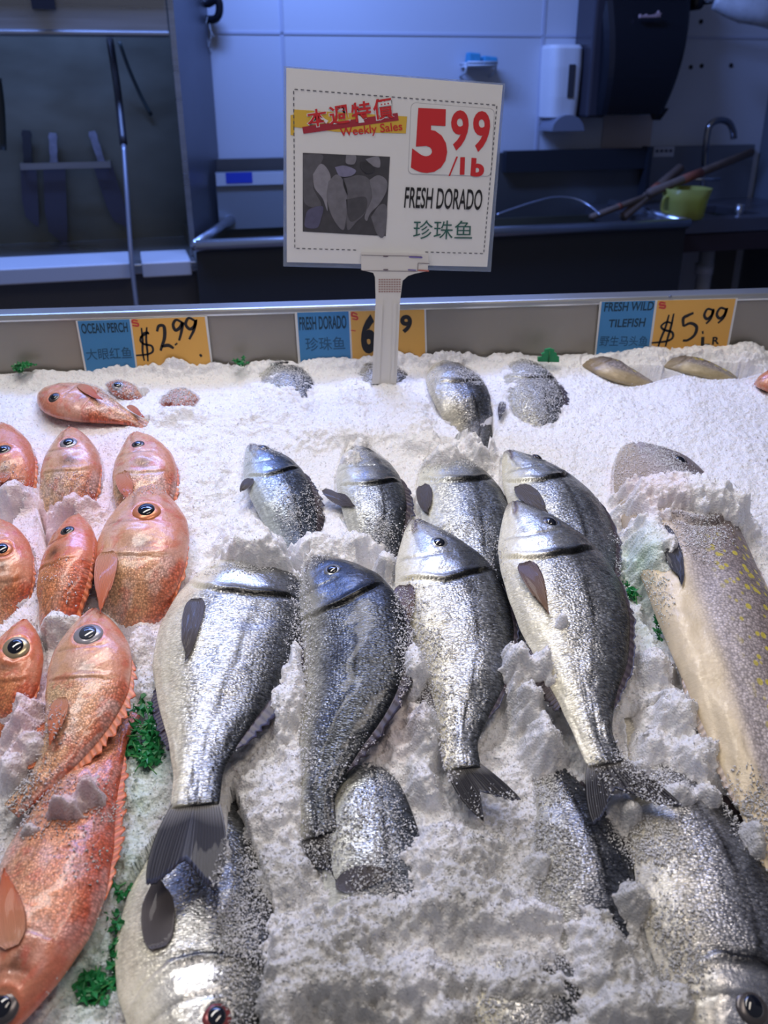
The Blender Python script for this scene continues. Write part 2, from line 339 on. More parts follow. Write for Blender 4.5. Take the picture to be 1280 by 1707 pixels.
# wooden sticks
woodm = mat('mop_wood', (.17, .12, .09), .7, 0, noise=(30, .35, .2), stretch=(1, 1, 1))
orange_m = mat('orange_tape', (.30, .09, .05), .6)
def stick(p, r, label, band):
    P = [W(wa(x, y, b)[0], b, wa(x, y, b)[1]) for x, y, b in p]
    t = thing('wooden_stick', P[0], label, 'stick', None)
    mb = MB(); mb.tube([P[0], P[1]], r, 12); mb.build('shaft', woodm, t, smooth=True)
    a, b = band; q0 = P[0]+(P[1]-P[0])*a; q1 = P[0]+(P[1]-P[0])*b
    mb = MB(); mb.tube([q0, q1], [r[0]*1.06, r[0]*1.06] if isinstance(r, list) else r*1.06, 12); mb.build('tape_band', orange_m, t, smooth=True)
stick([(1038, 362, .45), (1134, 280, .35)], .017, 'thick wooden stick lying across the sink corner, the shorter steeper one', (.52, .62))
stick([(1082, 322, .55), (1252, 254, .30)], .015, 'long wooden stick with orange band pointing to the right corner above the jug', (.30, .48))
stick([(985, 362, .50), (1092, 322, .40)], .011, 'thin dark wooden stick lying low on the rim of the right basin', (.4, .45))
# yellow-green jug
t0 = W(wa(1146, 350, .56)[0], .54, zc)
t = thing('plastic_jug', t0, 'translucent yellow-green plastic jug standing on the counter before the faucet', 'jug')
jug = mat('jug_plastic', (.62, .64, .16), .3, 0, **{'Transmission Weight': .45, 'IOR': 1.3})
_, zj0 = wa(1146, 357, .54); _, zj1 = wa(1146, 306, .54)
def ringp(c, r, z, n=28, sq=.0): return [c+np.array([r*math.cos(2*math.pi*k/n)*(1+sq*abs(math.sin(4*math.pi*k/n))), r*math.sin(2*math.pi*k/n)*(1+sq*abs(math.sin(4*math.pi*k/n))), z-c[2]]) for k in range(n)]
mb = MB(); N = 28; Hj = zj1-zj0; rr = [(.055, 0), (.062, .01), (.068, .6*Hj), (.078, Hj), (.075, Hj), (.065, .6*Hj), (.058, .012), (.0, .012)]
v = []; f = []
for r_, z_ in rr: v += ringp(t0, max(r_, 1e-4), zc+z_, N, .12)
for i in range(len(rr)-1):
    for k in range(N): f.append((i*N+k, i*N+(k+1) % N, (i+1)*N+(k+1) % N, (i+1)*N+k))
f.append(tuple(range(N-1, -1, -1))); mb.add(v, f); mb.build('body', jug, t, smooth=True)
mb = MB(); hc = t0+np.array([-.075, -.02, Hj*.5]); mb.tube(catmull([hc+np.array([.012, 0, .03]), hc+np.array([-.012, 0, .02]), hc+np.array([-.014, 0, -.02]), hc+np.array([.014, 0, -.03])], 16), .006, 8); mb.build('handle', jug, t, smooth=True)
# drain pipe
t = thing('drain_pipe', W(wa(1165, 490, .3)[0], .3, .2), 'white plastic drain pipe below the hand wash sink', 'pipe')
pa, pz0 = wa(1163, 520, .3); _, pz1 = wa(1168, 425, .3)
mb = MB(); mb.tube([W(pa, .3, .05), W(pa+.005, .3, zc-.11)], .030, 16); mb.build('tube', white_pl, t, smooth=True)
mb = MB(); _, zc1 = wa(1165, 448, .3); mb.tube([W(pa, .3, zc1-.02), W(pa, .3, zc1+.02)], .036, 16); mb.build('coupling', white_pl, t, smooth=True)
a, z = wa(1212, 470, .1)
mb = MB(); wbox(mb, a-.05, a+.06, .02, .05, .1, zc-.12); tag(mb.build('steel_bracket', mat('bracket_grey', (.18, .18, .17), .5, .3)), 'grey support plate on the wall behind the white drain pipe', 'bracket')

# paper-towel dispenser
t = thing('towel_dispenser', W(wa(1060, 190, .1)[0], 0, wa(1060, 190, .1)[1]), 'large black paper towel dispenser hanging on the wall beside the soap dispenser', 'towel dispenser')
D = .20
dl, dzb = wa(1004, 192, D); dr, _ = wa(1116, 192, D); drt, dzt = wa(1168, 0, D)
def face(zk): # curved front: returns out-distance and right edge for a height fraction
    return D*(.80+.25*math.sin(math.pi*min(1, zk*.9+.1))), dr+(drt-dr)*(1-(1-min(zk, 1))**1.15)
v = []; f = []; NZ = 16; z_top = dzt+.12
for i in range(NZ+1):
    k = i/NZ; z = dzb+(z_top-dzb)*k; d_, r_ = face(k*1.3)
    l_ = dl+(wa(1012, 0, D)[0]-dl)*k*.6
    ch = .03
    row = [W(l_, 0, z), W(l_, d_-ch, z), W(l_+ch*.4, d_-ch*.3, z), W(l_+ch, d_, z), W(r_-ch, d_, z), W(r_-ch*.4, d_-ch*.3, z), W(r_, d_-ch, z), W(r_, 0, z)]
    v += row
for i in range(NZ):
    for k in range(7): f.append((i*8+k, i*8+k+1, (i+1)*8+k+1, (i+1)*8+k))
f.append(tuple(range(8))); f.append(tuple(range(NZ*8+7, NZ*8-1, -1))); f += [(i*8, (i+1)*8, (i+1)*8+7, i*8+7) for i in range(NZ)]
mk('cover', v, f, black_pl, t, smooth=False)
s0, sz0_ = wa(980, 196, .16); s1, _ = wa(1003, 196, .16)
mb = MB(); wbox(mb, s0, s1+.02, 0, .15, dzb-.01, z_top); mb.build('side_body', mat('smoke_plastic', (.045, .045, .06), .2), t, bevel=.01)
la, lz = wa(1106, 195, D*.8); mb = MB(); mb.hexa([W(la-.012, D*.6, lz-.012), W(la+.012, D*.6, lz-.012), W(la+.012, D*.5, lz-.012), W(la-.012, D*.5, lz-.012), W(la-.025, D*.75, lz+.03), W(la+.025, D*.75, lz+.03), W(la+.025, D*.4, lz+.03), W(la-.025, D*.4, lz+.03)]); mb.build('latch', black_pl, t)
# little pale logo: a slanted word-like mark and a star, unreadable in the photo
LD = D*1.06
lgm = mat('logo_pink', (.55, .38, .38), .5)
mb = MB(); x = 1067
for wch, hgt in ((3, 6), (3, 4), (3, 4.5), (2.5, 6), (3, 4), (3, 4), (3.5, 4.5), (3, 5), (3.5, 6.5)):
    aa, za = wa(x, 29.5-.02*(x-1067), LD); ab, zb = wa(x+wch, 29.5-.02*(x-1067)-hgt, LD); wbox(mb, aa, ab-.0015, LD-.012, LD+.001, za, zb); x += wch+.4
mb.build('logo_mark', lgm, t)
ca, cz = wa(1098, 24, LD); pts = []
for k in range(10):
    rr_ = .012 if k % 2 == 0 else .005; pts.append((ca+rr_*math.sin(k*math.pi/5), cz+rr_*math.cos(k*math.pi/5)))
v = [W(x_, LD-.012, z_) for x_, z_ in pts]+[W(x_, LD+.001, z_) for x_, z_ in pts]
f = [tuple(range(10)), tuple(range(19, 9, -1))]+[(k, (k+1) % 10, 10+(k+1) % 10, 10+k) for k in range(10)]
mk('logo_star', v, f, lgm, t)
# soap dispenser
t = thing('soap_dispenser', W(wa(945, 200, .05)[0], 0, wa(945, 215, .05)[1]), 'white wall soap dispenser with a dark level window, left of the black dispenser', 'soap dispenser')
g0, gz0 = wa(914, 198, .10); g1, gz1 = wa(978, 74, .10)
v = []; f = []; NS = 20
prof = [(0, .84, .09), (.02, .92, .10), (.3, .96, .105), (.7, 1, .105), (.95, 1, .10), (1.0, .94, .085)]
for k, ww, dd in prof:
    z = gz0+(gz1-gz0)*k; cx = .5*(g0+g1); hw = .5*(g1-g0)*ww
    for j in range(NS):
        an = math.pi*j/(NS-1); v.append(W(cx-hw*np.sign(math.cos(an))*abs(math.cos(an))**.45, dd*abs(math.sin(an))**.45, z))
for i in range(len(prof)-1):
    for j in range(NS-1): f.append((i*NS+j, i*NS+j+1, (i+1)*NS+j+1, (i+1)*NS+j))
f.append(tuple(range(NS))); f.append(tuple((len(prof)-1)*NS+NS-1-j for j in range(NS))); f += [(i*NS, (i+1)*NS, (i+1)*NS+NS-1, i*NS+NS-1) for i in range(len(prof)-1)]
mk('body', v, f, white_pl, t)
ww0, wz0 = wa(945, 163, .107); ww1, wz1 = wa(960, 107, .107)
mb = MB(); wbox(mb, ww0, ww1, .10, .1085, wz0, wz1); mb.build('level_window', mat('window_dark', (.06, .06, .07), .2), t, bevel=.002)
mb = MB(); cx, cz = wa(941, 218, .1); NN = 14
v = [W(cx+.062*math.cos(math.pi*k/NN)*1.05, bb, cz+.055*math.sin(math.pi*k/NN)) for bb in (.01, .13) for k in range(NN+1)]
f = [tuple(range(NN+1)), tuple(range(2*NN+1, NN, -1))]+[(k, k+1, NN+2+k, NN+1+k) for k in range(NN)]+[(NN, 0, NN+1, 2*NN+1)]
mk('push_bar', v, f, mat('push_grey', (.20, .22, .28), .3), t)
# paper notice below the towel dispenser and small card
n0, nz0 = wa(1002, 258, .01); n1, nz1 = wa(1090, 192, .01)
mb = MB(); wbox(mb, n0, n1, .004, .006, nz0, nz1); tag(mb.build('paper_sheet', mat('paper_beige', (.52, .46, .44), .7)), 'plain beige paper sheet on the wall under the black towel dispenser', 'paper')
n0, nz0 = wa(1089, 262, .035); n1, nz1 = wa(1125, 244, .035)
t = thing('wall_card', W(n0, .03, nz0), 'small white card with dark print on the splashback right of the paper sheet', 'card')
mb = MB(); wbox(mb, n0, n1, .031, .033, nz0, nz1); mb.build('card', mat('card_white', (.55, .57, .62), .6), t)
mb = MB(); zz = .5*(nz0+nz1)
for k in range(4): wbox(mb, n0+.008+.02*k, n0+.022+.02*k, .033, .0335, zz-.002, zz+.008)
mb.build('print', mat('print_dark', (.05, .05, .07), .6), t)
# screw holes and small cover
for i, (px, py, wh) in enumerate(((1168, 36, 'upper left'), (1231, 34, 'upper right'), (1151, 112, 'beside the towel dispenser edge'), (1169, 110, 'lower middle'), (1218, 109, 'lower right'))):
    a, z = wa(px, py, .0); mb = MB(); mb.tube([W(a, -.002, z), W(a, .004, z)], .008, 12)
    tag(mb.build('wall_plug', mat('hole_dark', (.012, .012, .018), .6)), 'small dark wall plug right of the towel dispenser, '+wh, 'wall plug', 'wall plugs')
# white plastic bag at top right
pts = [(1190, 3, .22), (1230, 14, .26), (1275, 22, .30), (1310, 40, .3)]
P = [W(wa(x, y, b)[0], b, wa(x, y, b)[1]) for x, y, b in pts]
mb = MB(); mb.tube(catmull(P, 20), list(.015+.03*np.sin(np.linspace(.3, 2.6, 20))), 14)
tag(mb.build('plastic_bag', mat('bag_white', (.5, .55, .62), .3, 0, noise=(30, .3, .8)), smooth=True), 'crumpled pale plastic bag hanging in the top right corner', 'bag')
a, z = wa(1168, 6, .1); mb = MB(); mb.tube([W(a-.02, 0, z), W(a-.02, .12, z)], .022, 14); mb.tube([W(a-.02, .10, z), W(a+.2, .16, z+.02)], .007, 8)
tag(mb.build('wall_bracket', black_pl, smooth=True), 'black bracket arm on the wall right of the towel dispenser top', 'bracket')

# sponge holder above the sign
t = thing('sponge_holder', W(wa(800, 125, .03)[0], 0, wa(800, 125, .03)[1]), 'small white wire holder fixed on the wall above the sign corner', 'holder')
h0, hz0 = wa(776, 127, .06); h1, hz1 = wa(826, 106, .06)
mb = MB()
for z in (hz1+.004, hz1-.006): mb.tube([W(h0, .075, z), W(h1, .075, z)], .0035, 8)
for a in (h0, h1): mb.tube([W(a, .075, hz1), W(a, 0, hz1)], .0035, 8); mb.tube([W(a, .06, hz1), W(a+.002, .06, hz0+.015), W(a, .0, hz0)], .0045, 8)
mb.build('wire_frame', mat('wire_white', (.62, .68, .75), .4), t, smooth=True)
mb = MB(); wbox(mb, h0, h1, .002, .07, hz1-.012, hz1-.006); mb.build('tray', MATS['wire_white'], t)
for i, (x0, x1, y0, y1, lb) in enumerate(((778, 800, 87, 110, 'blue sponge, left one of the pair in the white wall holder'), (803, 828, 93, 112, 'blue sponge, right one of the pair in the white wall holder'))):
    a0, z0 = wa(x0, y1, .05); a1, z1 = wa(x1, y0, .05); mb = MB()
    mb.hexa([W(a0, .07, hz1-.004), W(a1, .07, hz1-.004), W(a1, .02, hz1-.004), W(a0, .02, hz1-.004), W(a0+.003, .066, z1), W(a1-.002, .066, z1-.004), W(a1-.002, .025, z1-.004), W(a0+.003, .025, z1)])
    tag(mb.build('sponge', mat('sponge_blue', (.05, .30, .52), .8, 0, noise=(120, .3, .6)), bevel=.005), lb, 'sponge', 'blue sponges')

# ------------------------------------------------------------------ the fish case
P_back = w3(uvh(640, 606)); YB = P_back[1]; V_BACK = float(uvh(640, 606)[1])
def ypl(px, py, y=None):
    return hit_plane(px, py, (0, YB if y is None else y, 0), (0, 1, 0))
RIMZ = ypl(640, 506)[2]
X0, X1 = -1.25, 1.45
t = thing('fish_case', (0, YB, .2), 'stainless steel open fish display case holding the crushed ice', 'display case')
mb = MB(); mb.hexa([(X0, YB, .25), (X1, YB, .25), (X1, YB+.02, .25), (X0, YB+.02, .25), (X0, YB, RIMZ-.013), (X1, YB, RIMZ-.013), (X1, YB+.02, RIMZ-.013), (X0, YB+.02, RIMZ-.013)])
mb.build('back_panel', steel_case, t)
mb = MB(); mb.hexa([(X0, YB-.005, RIMZ-.013), (X1, YB-.005, RIMZ-.013), (X1, YB+.045, RIMZ-.013), (X0, YB+.045, RIMZ-.013), (X0, YB-.005, RIMZ), (X1, YB-.005, RIMZ), (X1, YB+.045, RIMZ), (X0, YB+.045, RIMZ)])
mb.build('rim', steel_rim, t, bevel=.004)
def tray_pt(u, v, h): return w3(np.array([u, v, h]))
mb = MB(); mb.hexa([tray_pt(X0, -.60, -.12), tray_pt(X1, -.60, -.12), tray_pt(X1, V_BACK-.005, -.12), tray_pt(X0, V_BACK-.005, -.12), tray_pt(X0, -.60, -.10), tray_pt(X1, -.60, -.10), tray_pt(X1, V_BACK-.005, -.10), tray_pt(X0, V_BACK-.005, -.10)])
mb.build('tray', steel_dull, t)
for u in (X0, X1):
    mb = MB(); mb.hexa([tray_pt(u-.01, -.61, -.12), tray_pt(u+.01, -.61, -.12), tray_pt(u+.01, V_BACK, -.12), tray_pt(u-.01, V_BACK, -.12), tray_pt(u-.01, -.61, .03), tray_pt(u+.01, -.61, .03), tray_pt(u+.01, V_BACK, .03), tray_pt(u-.01, V_BACK, .03)]); mb.build('side_panel', steel_case, t)
q = tray_pt(0, -.61, 0); mb = MB(); mb.hexa([(X0, q[1]-.02, 0), (X1, q[1]-.02, 0), (X1, q[1], 0), (X0, q[1], 0), (X0, q[1]-.02, q[2]+.03), (X1, q[1]-.02, q[2]+.03), (X1, q[1], q[2]+.03), (X0, q[1], q[2]+.03)]); mb.build('front_panel', steel_case, t)
for u in (X0+.05, X1-.05):
    mb = MB(); mb.tube([(u, YB+.01, 0), (u, YB+.01, .3)], .03, 10); mb.build('leg', steel_dull, t, smooth=True)
a = ypl(1117, 494, YB-.006); mb = MB(); mb.tube([a, a+np.array([0, -.003, 0])], .0025, 10); mb.build('rivet', steel, t)

# ------------------------------------------------------------------ lettering
_txt_cache = {}
def text_geo(body, bold=0.0, shear=0.0):
    key = (body, bold, shear)
    if key in _txt_cache: return _txt_cache[key]
    c = bpy.data.curves.new('lettering', 'FONT'); c.body = body; c.offset = bold; c.shear = shear; c.resolution_u = 4; c.fill_mode = 'BOTH'
    o = bpy.data.objects.new('lettering', c); COL.objects.link(o); bpy.context.view_layer.update()
    dg = bpy.context.evaluated_depsgraph_get(); me = bpy.data.meshes.new_from_object(o.evaluated_get(dg))
    v = np.array([x.co[:2] for x in me.vertices]); f = [tuple(p.vertices) for p in me.polygons]
    bpy.data.objects.remove(o); bpy.data.curves.remove(c); bpy.data.meshes.remove(me)
    v = (v-v.min(0))/(v.max(0)-v.min(0)); _txt_cache[key] = (v, f); return v, f
class Sheet:                   # a flat printed sheet spanned by four world corners (tl, tr, br, bl)
    def __init__(s, tl, tr, br, bl, nrm): s.q = [np.array(x, float) for x in (tl, tr, br, bl)]; s.n = np.array(nrm, float)/np.linalg.norm(nrm)
    def p(s, x, y, d=0.0):
        tl, tr, br, bl = s.q; return (tl*(1-x)+tr*x)*(1-y)+(bl*(1-x)+br*x)*y+s.n*d
    def rect(s, x0, y0, x1, y1, d=0.0004, rot=0, mb=None, th=.0003):
        pts = [(x0, y1), (x1, y1), (x1, y0), (x0, y0)]
        return s.poly(pts, d, mb, th)
    def poly(s, pts, d=0.0004, mb=None, th=.0003):
        mb = mb or MB(); n = len(pts)
        v = [s.p(x, y, d-th) for x, y in pts]+[s.p(x, y, d) for x, y in pts]
        mb.add(v, [tuple(range(n-1, -1, -1)), tuple(range(n, 2*n))]+[(k, (k+1) % n, n+(k+1) % n, n+k) for k in range(n)]); return mb
    def text(s, body, quad, d=.0008, bold=0.0, mb=None, shear=0.0):   # quad: 4 corners in sheet coordinates or box
        mb = mb or MB(); v, f = text_geo(body, bold, shear)
        if len(quad) == 4 and not hasattr(quad[0], '__len__'):
            x0, y0, x1, y1 = quad; quad = [(x0, y0), (x1, y0), (x1, y1), (x0, y1)]
        A, B, C, D = [np.array(x, float) for x in quad]
        P = []
        for a, b in v:
            xy = (A*(1-a)+B*a)*b+(D*(1-a)+C*a)*(1-b); P.append(s.p(xy[0], xy[1], d))
        return mb.add(P, f)
    def stroke(s, pts, wd, d=.0009, mb=None, n=40, taper=.35):
        mb = mb or MB(); asp = np.linalg.norm(s.q[1]-s.q[0])/np.linalg.norm(s.q[3]-s.q[0])
        c = catmull([(x*asp, y) for x, y in pts], n) if len(pts) > 2 else np.array([(x*asp, y) for x, y in pts]); n = len(c)
        v = []
        for i in range(n):
            t_ = c[min(i+1, n-1)]-c[max(i-1, 0)]; t_ /= np.linalg.norm(t_)+1e-9; q = np.array([-t_[1], t_[0]])
            ww = wd*.5*(1-taper+taper*math.sin(math.pi*(i+.5)/n))
            for sg in (-1, 1): xy = c[i]+sg*q*ww; v.append(s.p(xy[0]/asp, xy[1], d))
        return mb.add(v, [(2*i, 2*i+1, 2*i+3, 2*i+2) for i in range(n-1)])
def inv_sheet(sh, base_px, y):  # pixel -> sheet coordinates for a sheet given by pixel corners
    tl, tr, br, bl = [np.array(p, float) for p in base_px]; P = np.array([y[0], y[1]], float); x = np.array([.5, .5])
    for _ in range(20):
        f = (tl*(1-x[0])+tr*x[0])*(1-x[1])+(bl*(1-x[0])+br*x[0])*x[1]-P
        J = np.stack([(tr-tl)*(1-x[1])+(br-bl)*x[1], (bl-tl)*(1-x[0])+(br-tr)*x[0]], 1); x = x-np.linalg.solve(J, f)
    return float(x[0]), float(x[1])

ink = mat('ink_black', (.012, .012, .014), .6); ink_blue = mat('ink_on_blue', (.01, .05, .09), .6); ink_blue2 = mat('ink_faint', (.02, .10, .20), .6)
red = mat('print_red', (.62, .03, .035), .45); cardw = mat('card_edge_white', (.72, .72, .70), .5)
blue_c = mat('card_blue', (.055, .24, .50), .5); yel_c = mat('card_yellow', (.78, .42, .09), .5)

def price_tag(px, ymid, blue_lines, chinese, label, draw):
    """px: corners tl,tr,br,bl of the whole tag"""
    yy = YB-.006
    cs = [ypl(x, y, yy) for x, y in px]
    t = thing('price_tag', .5*(cs[2]+cs[3]), label, 'price tag', 'price tags on the case back')
    sh = Sheet(*cs, (0, -1, 0))
    J = lambda x, y: inv_sheet(sh, px, (x, y))
    sh.rect(0, 0, 1, 1, d=.0, th=.0025).build('card', cardw, t)
    return t, sh, J
# ocean perch tag
px = [(126, 535), (345, 527), (355, 612), (142, 622)]
t, sh, J = price_tag(px, 0, 0, 0, 'blue and yellow price tag reading OCEAN PERCH $2.99 on the case back', 0)
sh.poly([J(129, 535), J(215, 532), J(226, 616), J(145, 620)], .0006).build('blue_field', blue_c, t)
sh.poly([J(218, 532), J(341, 528), J(352, 611), J(229, 616)], .0006).build('yellow_field', yel_c, t)
sh.text('OCEAN PERCH', [J(134, 539), J(211, 537), J(213, 553), J(137, 556)], .0010, .02).build('lettering', ink_blue, t)
sh.text('大眼红鱼', [J(142, 581), J(218, 577), J(220, 597), J(145, 600)], .0010, .005).build('lettering', ink_blue2, t)
mb = MB()
def ST(sh, J, lst, w, mb):
    for l in lst: sh.stroke([J(*p) for p in l], w, mb=mb)
ST(sh, J, [[(235, 546), (237, 565), (237, 585), (240, 601)], [(244, 545), (243, 565), (245, 585), (246, 602)], [(248, 556), (240, 554), (233, 566), (240, 573), (252, 576), (254, 585), (245, 590), (226, 592)], [(233, 562), (247, 553)]], .042, mb)
ST(sh, J, [[(261, 552), (264, 543), (272, 543), (274, 553), (273, 565), (269, 577), (267, 584)], [(269, 577), (280, 575), (289, 580)]], .066, mb)
ST(sh, J, [[(292, 572), (294, 574)]], .07, mb)
ST(sh, J, [[(303, 537), (293, 533), (288, 541), (292, 550), (300, 545), (304, 537), (302, 552), (298, 567)]], .062, mb)
ST(sh, J, [[(324, 534), (314, 530), (309, 540), (316, 548), (324, 543), (326, 533), (323, 549), (315, 565)]], .062, mb)
ST(sh, J, [[(333, 590), (336, 594)]], .05, mb)
mb.build('handwriting', ink, t)
mb = MB(); ST(sh, J, [[(229, 535), (222, 533), (220, 537), (229, 539), (229, 543), (220, 542)]], .035, mb); mb.build('red_mark', mat('mark_red', (.6, .06, .05), .6), t)
# fresh dorado tag
px = [(491, 521), (710, 515), (712, 600), (497, 606)]
t, sh, J = price_tag(px, 0, 0, 0, 'blue and yellow price tag reading FRESH DORADO, half hidden by the sign post', 0)
sh.poly([J(495, 521), J(580, 519), J(584, 600), J(501, 605)], .0006).build('blue_field', blue_c, t)
sh.poly([J(583, 519), J(707, 516), J(709, 600), J(587, 603)], .0006).build('yellow_field', yel_c, t)
sh.text('FRESH DORADO', [J(498, 528), J(576, 525), J(577, 547), J(499, 550)], .0010, .02).build('lettering', ink_blue, t)
sh.text('珍珠鱼', [J(508, 562), J(573, 560), J(575, 582), J(510, 585)], .0010, .005).build('lettering', ink_blue2, t)
mb = sh.text('6', [J(600, 524), J(626, 523), J(627, 588), J(601, 590)], .0010, .05); sh.text('9', [J(666, 525), J(686, 524), J(687, 554), J(667, 555)], .0010, .04, mb); mb.build('price_digits', ink, t)
mb = MB(); ST(sh, J, [[(595, 524), (587, 521), (586, 526), (594, 528), (594, 532), (586, 531)]], .035, mb); ST(sh, J, [[(584, 550), (592, 551)]], .02, mb); mb.build('red_mark', MATS['mark_red'], t)
# tilefish tag
px = [(1000, 503), (1230, 497), (1212, 592), (990, 606)]
t, sh, J = price_tag(px, 0, 0, 0, 'blue and yellow price tag reading FRESH WILD TILEFISH $5.99 at the right', 0)
sh.poly([J(1003, 503), J(1091, 501), J(1078, 598), J(992, 603)], .0006).build('blue_field', blue_c, t)
sh.poly([J(1095, 501), J(1226, 498), J(1208, 592), J(1082, 598)], .0006).build('yellow_field', yel_c, t)
mb = sh.text('FRESH WILD', [J(1008, 504), J(1090, 502), J(1087, 517), J(1006, 519)], .0010, .02); sh.text('TILEFISH', [J(1015, 532), J(1076, 529), J(1073, 544), J(1013, 545)], .0010, .02, mb); mb.build('lettering', ink_blue, t)
sh.text('野生马头鱼', [J(1001, 559), J(1080, 559), J(1077, 576), J(998, 576)], .0010, .003).build('lettering', ink_blue2, t)
mb = MB()
ST(sh, J, [[(1114, 524), (1108, 545), (1100, 565), (1094, 584)], [(1122, 522), (1117, 545), (1112, 562), (1108, 577)], [(1120, 539), (1110, 536), (1101, 543), (1106, 549), (1119, 553), (1120, 562), (1110, 568), (1085, 571)]], .04, mb)
ST(sh, J, [[(1155, 521), (1146, 525), (1138, 530), (1138, 543)], [(1138, 543), (1150, 538), (1160, 544), (1157, 557), (1146, 566), (1137, 567)]], .055, mb)
ST(sh, J, [[(1169, 554), (1172, 553)]], .06, mb)
ST(sh, J, [[(1187, 516), (1178, 515), (1173, 525), (1178, 531), (1186, 524), (1188, 516), (1184, 530), (1176, 539)]], .05, mb)
ST(sh, J, [[(1209, 515), (1200, 513), (1194, 523), (1199, 530), (1207, 524), (1211, 513), (1206, 528), (1196, 538)]], .05, mb)
sh.text('L', [J(1168, 561), J(1183, 560), J(1182, 576), J(1167, 576)], .0010, .04, mb); sh.text('R', [J(1187, 561), J(1199, 560), J(1198, 573), J(1186, 574)], .0010, .03, mb)
mb.build('handwriting', ink, t)
mb = MB(); ST(sh, J, [[(1108, 505), (1100, 504), (1099, 508), (1107, 509), (1106, 513), (1097, 512)]], .035, mb); mb.build('red_mark', MATS['mark_red'], t)

# ------------------------------------------------------------------ the sale sign on its stand
YS = YB-.085
g = lambda x, y, d=0: ypl(x, y, YS+.02*(445-y)/330*-1.0*0+d)
foot = ypl(642, 640, YS)
t = thing('sale_sign', foot, 'white weekly sale sign reading 5.99/lb FRESH DORADO on a post in the ice', 'sign')
spx = [(477, 113), (838, 142), (812, 445), (478, 437)]
sh = Sheet(*[g(*p) for p in spx], (0, -1, 0)); J = lambda x, y: inv_sheet(sh, spx, (x, y))
sh.rect(0, 0, 1, 1, d=0, th=.0012).build('paper', mat('sign_paper', (.80, .80, .79), .35), t)
spx2 = [(473, 110), (842, 139), (818, 453), (472, 444)]
sleeve = mat('clear_sleeve', (.60, .68, .80), .2, 0, **{'Transmission Weight': .75, 'IOR': 1.2})
sh2 = Sheet(*[g(p[0], p[1], .0016) for p in spx2], (0, -1, 0)); o = sh2.rect(0, 0, 1, 1, d=0, th=.0012).build('plastic_sleeve', sleeve, t)
mb = MB()   # dashed border
cor = [J(489, 146), J(828, 173), J(806, 421), J(491, 412)]
for k in range(4):
    A, B = np.array(cor[k]), np.array(cor[(k+1) % 4]); nd = (34, 30, 34, 28)[k]
    if k == 2: pass
    for i in range(nd):
        a_, b_ = A+(B-A)*(i+.15)/nd, A+(B-A)*(i+.7)/nd
        if k == 2 and .30 < (i/nd) < .66: continue
        hw = .0022; d_ = (b_-a_)/np.linalg.norm(b_-a_); q = np.array([-d_[1], d_[0]])*hw
        sh.poly([tuple(a_+q), tuple(b_+q), tuple(b_-q), tuple(a_-q)], .0006, mb)
mb.build('dashed_border', mat('dash_grey', (.10, .10, .12), .6), t)
mb = MB(); sh.poly([J(489, 178), J(676, 190), J(674, 217), J(560, 214), J(489, 206)], .0005, mb); sh.poly([J(484, 187), J(490, 186), J(490, 220), J(484, 219)], .0005, mb)
mb.build('yellow_band', mat('print_yellow', (.72, .46, .06), .5), t)
sh.poly([J(503, 206), J(660, 184), J(662, 196), J(505, 217)], .0008).build('red_stripe', mat('stripe_red', (.38, .03, .05), .5), t)
wq = [(508, 180), (652, 158), (656, 192), (511, 207)]
chars = '本週特價'; mw = MB(); mr = MB()
for i, ch in enumerate(chars):
    a_, b_ = i/4+.01, (i+1)/4-.015
    def L(al, top): 
        A, B, C, D = [np.array(x, float) for x in wq]; return tuple((A*(1-al)+B*al)*top+(D*(1-al)+C*al)*(1-top))
    qd = [J(*L(a_, 1)), J(*L(b_, 1)), J(*L(b_, 0)), J(*L(a_, 0))]
    qc = np.mean(np.array(qd), 0); qo = [tuple(qc+(np.array(p)-qc)*1.10) for p in qd]
    sh.text(ch, qo, .0010, .045, mw); sh.text(ch, qd, .0014, .018, mr)
mw.build('lettering_outline', mat('print_white', (.80, .80, .79), .5), t); mr.build('lettering', red, t)
sh.text('Weekly Sales', [J(564, 208), J(667, 198), J(669, 216), J(566, 226)], .0010, .012).build('lettering', red, t)
# price box
cor = []
for cx, cy, a0 in ((690, 176, 180), (816, 186, 270), (811, 280, 0), (686, 276, 90)):
    for k in range(5):
        an = R(a0+k*22.5); cor.append(J(cx+8*math.cos(an), cy+8*math.sin(an)))
sh.poly(cor, .0004).build('price_box_border', mat('border_grey', (.45, .45, .47), .5), t)
c2 = [(x+(.5*(cor[0][0]+cor[10][0])-x)*.012, y+(.5*(cor[0][1]+cor[10][1])-y)*.014) for x, y in cor]
sh.poly(c2, .0006).build('price_box', mat('sign_paper', ), t)
mb = sh.text('5', [J(689, 176), J(745, 179), J(743, 283), J(682, 281)], .0011, .06)
sh.text('9', [J(751, 180), J(781, 181), J(778, 246), J(748, 245)], .0011, .03, mb); sh.text('9', [J(788, 181), J(818, 183), J(814, 249), J(786, 247)], .0011, .03, mb)
sh.text('/', [J(754, 255), J(762, 255), J(753, 287), J(746, 287)], .0011, .03, mb); sh.text('l', [J(766, 256), J(774, 256), J(773, 285), J(765, 285)], .0011, .05, mb); sh.text('b', [J(785, 257), J(808, 259), J(806, 289), J(783, 288)], .0011, .05, mb)
mb.build('price_digits', red, t)
sh.text('FRESH DORADO', [J(674, 305), J(805, 310), J(802, 345), J(671, 341)], .0009, .012).build('lettering', ink, t)
sh.text('珍珠鱼', [J(688, 362), J(788, 363), J(786, 396), J(686, 395)], .0009, .0).build('lettering', mat('ink_green', (.03, .12, .10), .6), t)
mb = MB()
for a_, b_ in (((600, 423), (700, 425)), ((602, 451), (692, 452))): sh.stroke([J(*a_), J(*b_)], .0035, .0062, mb)
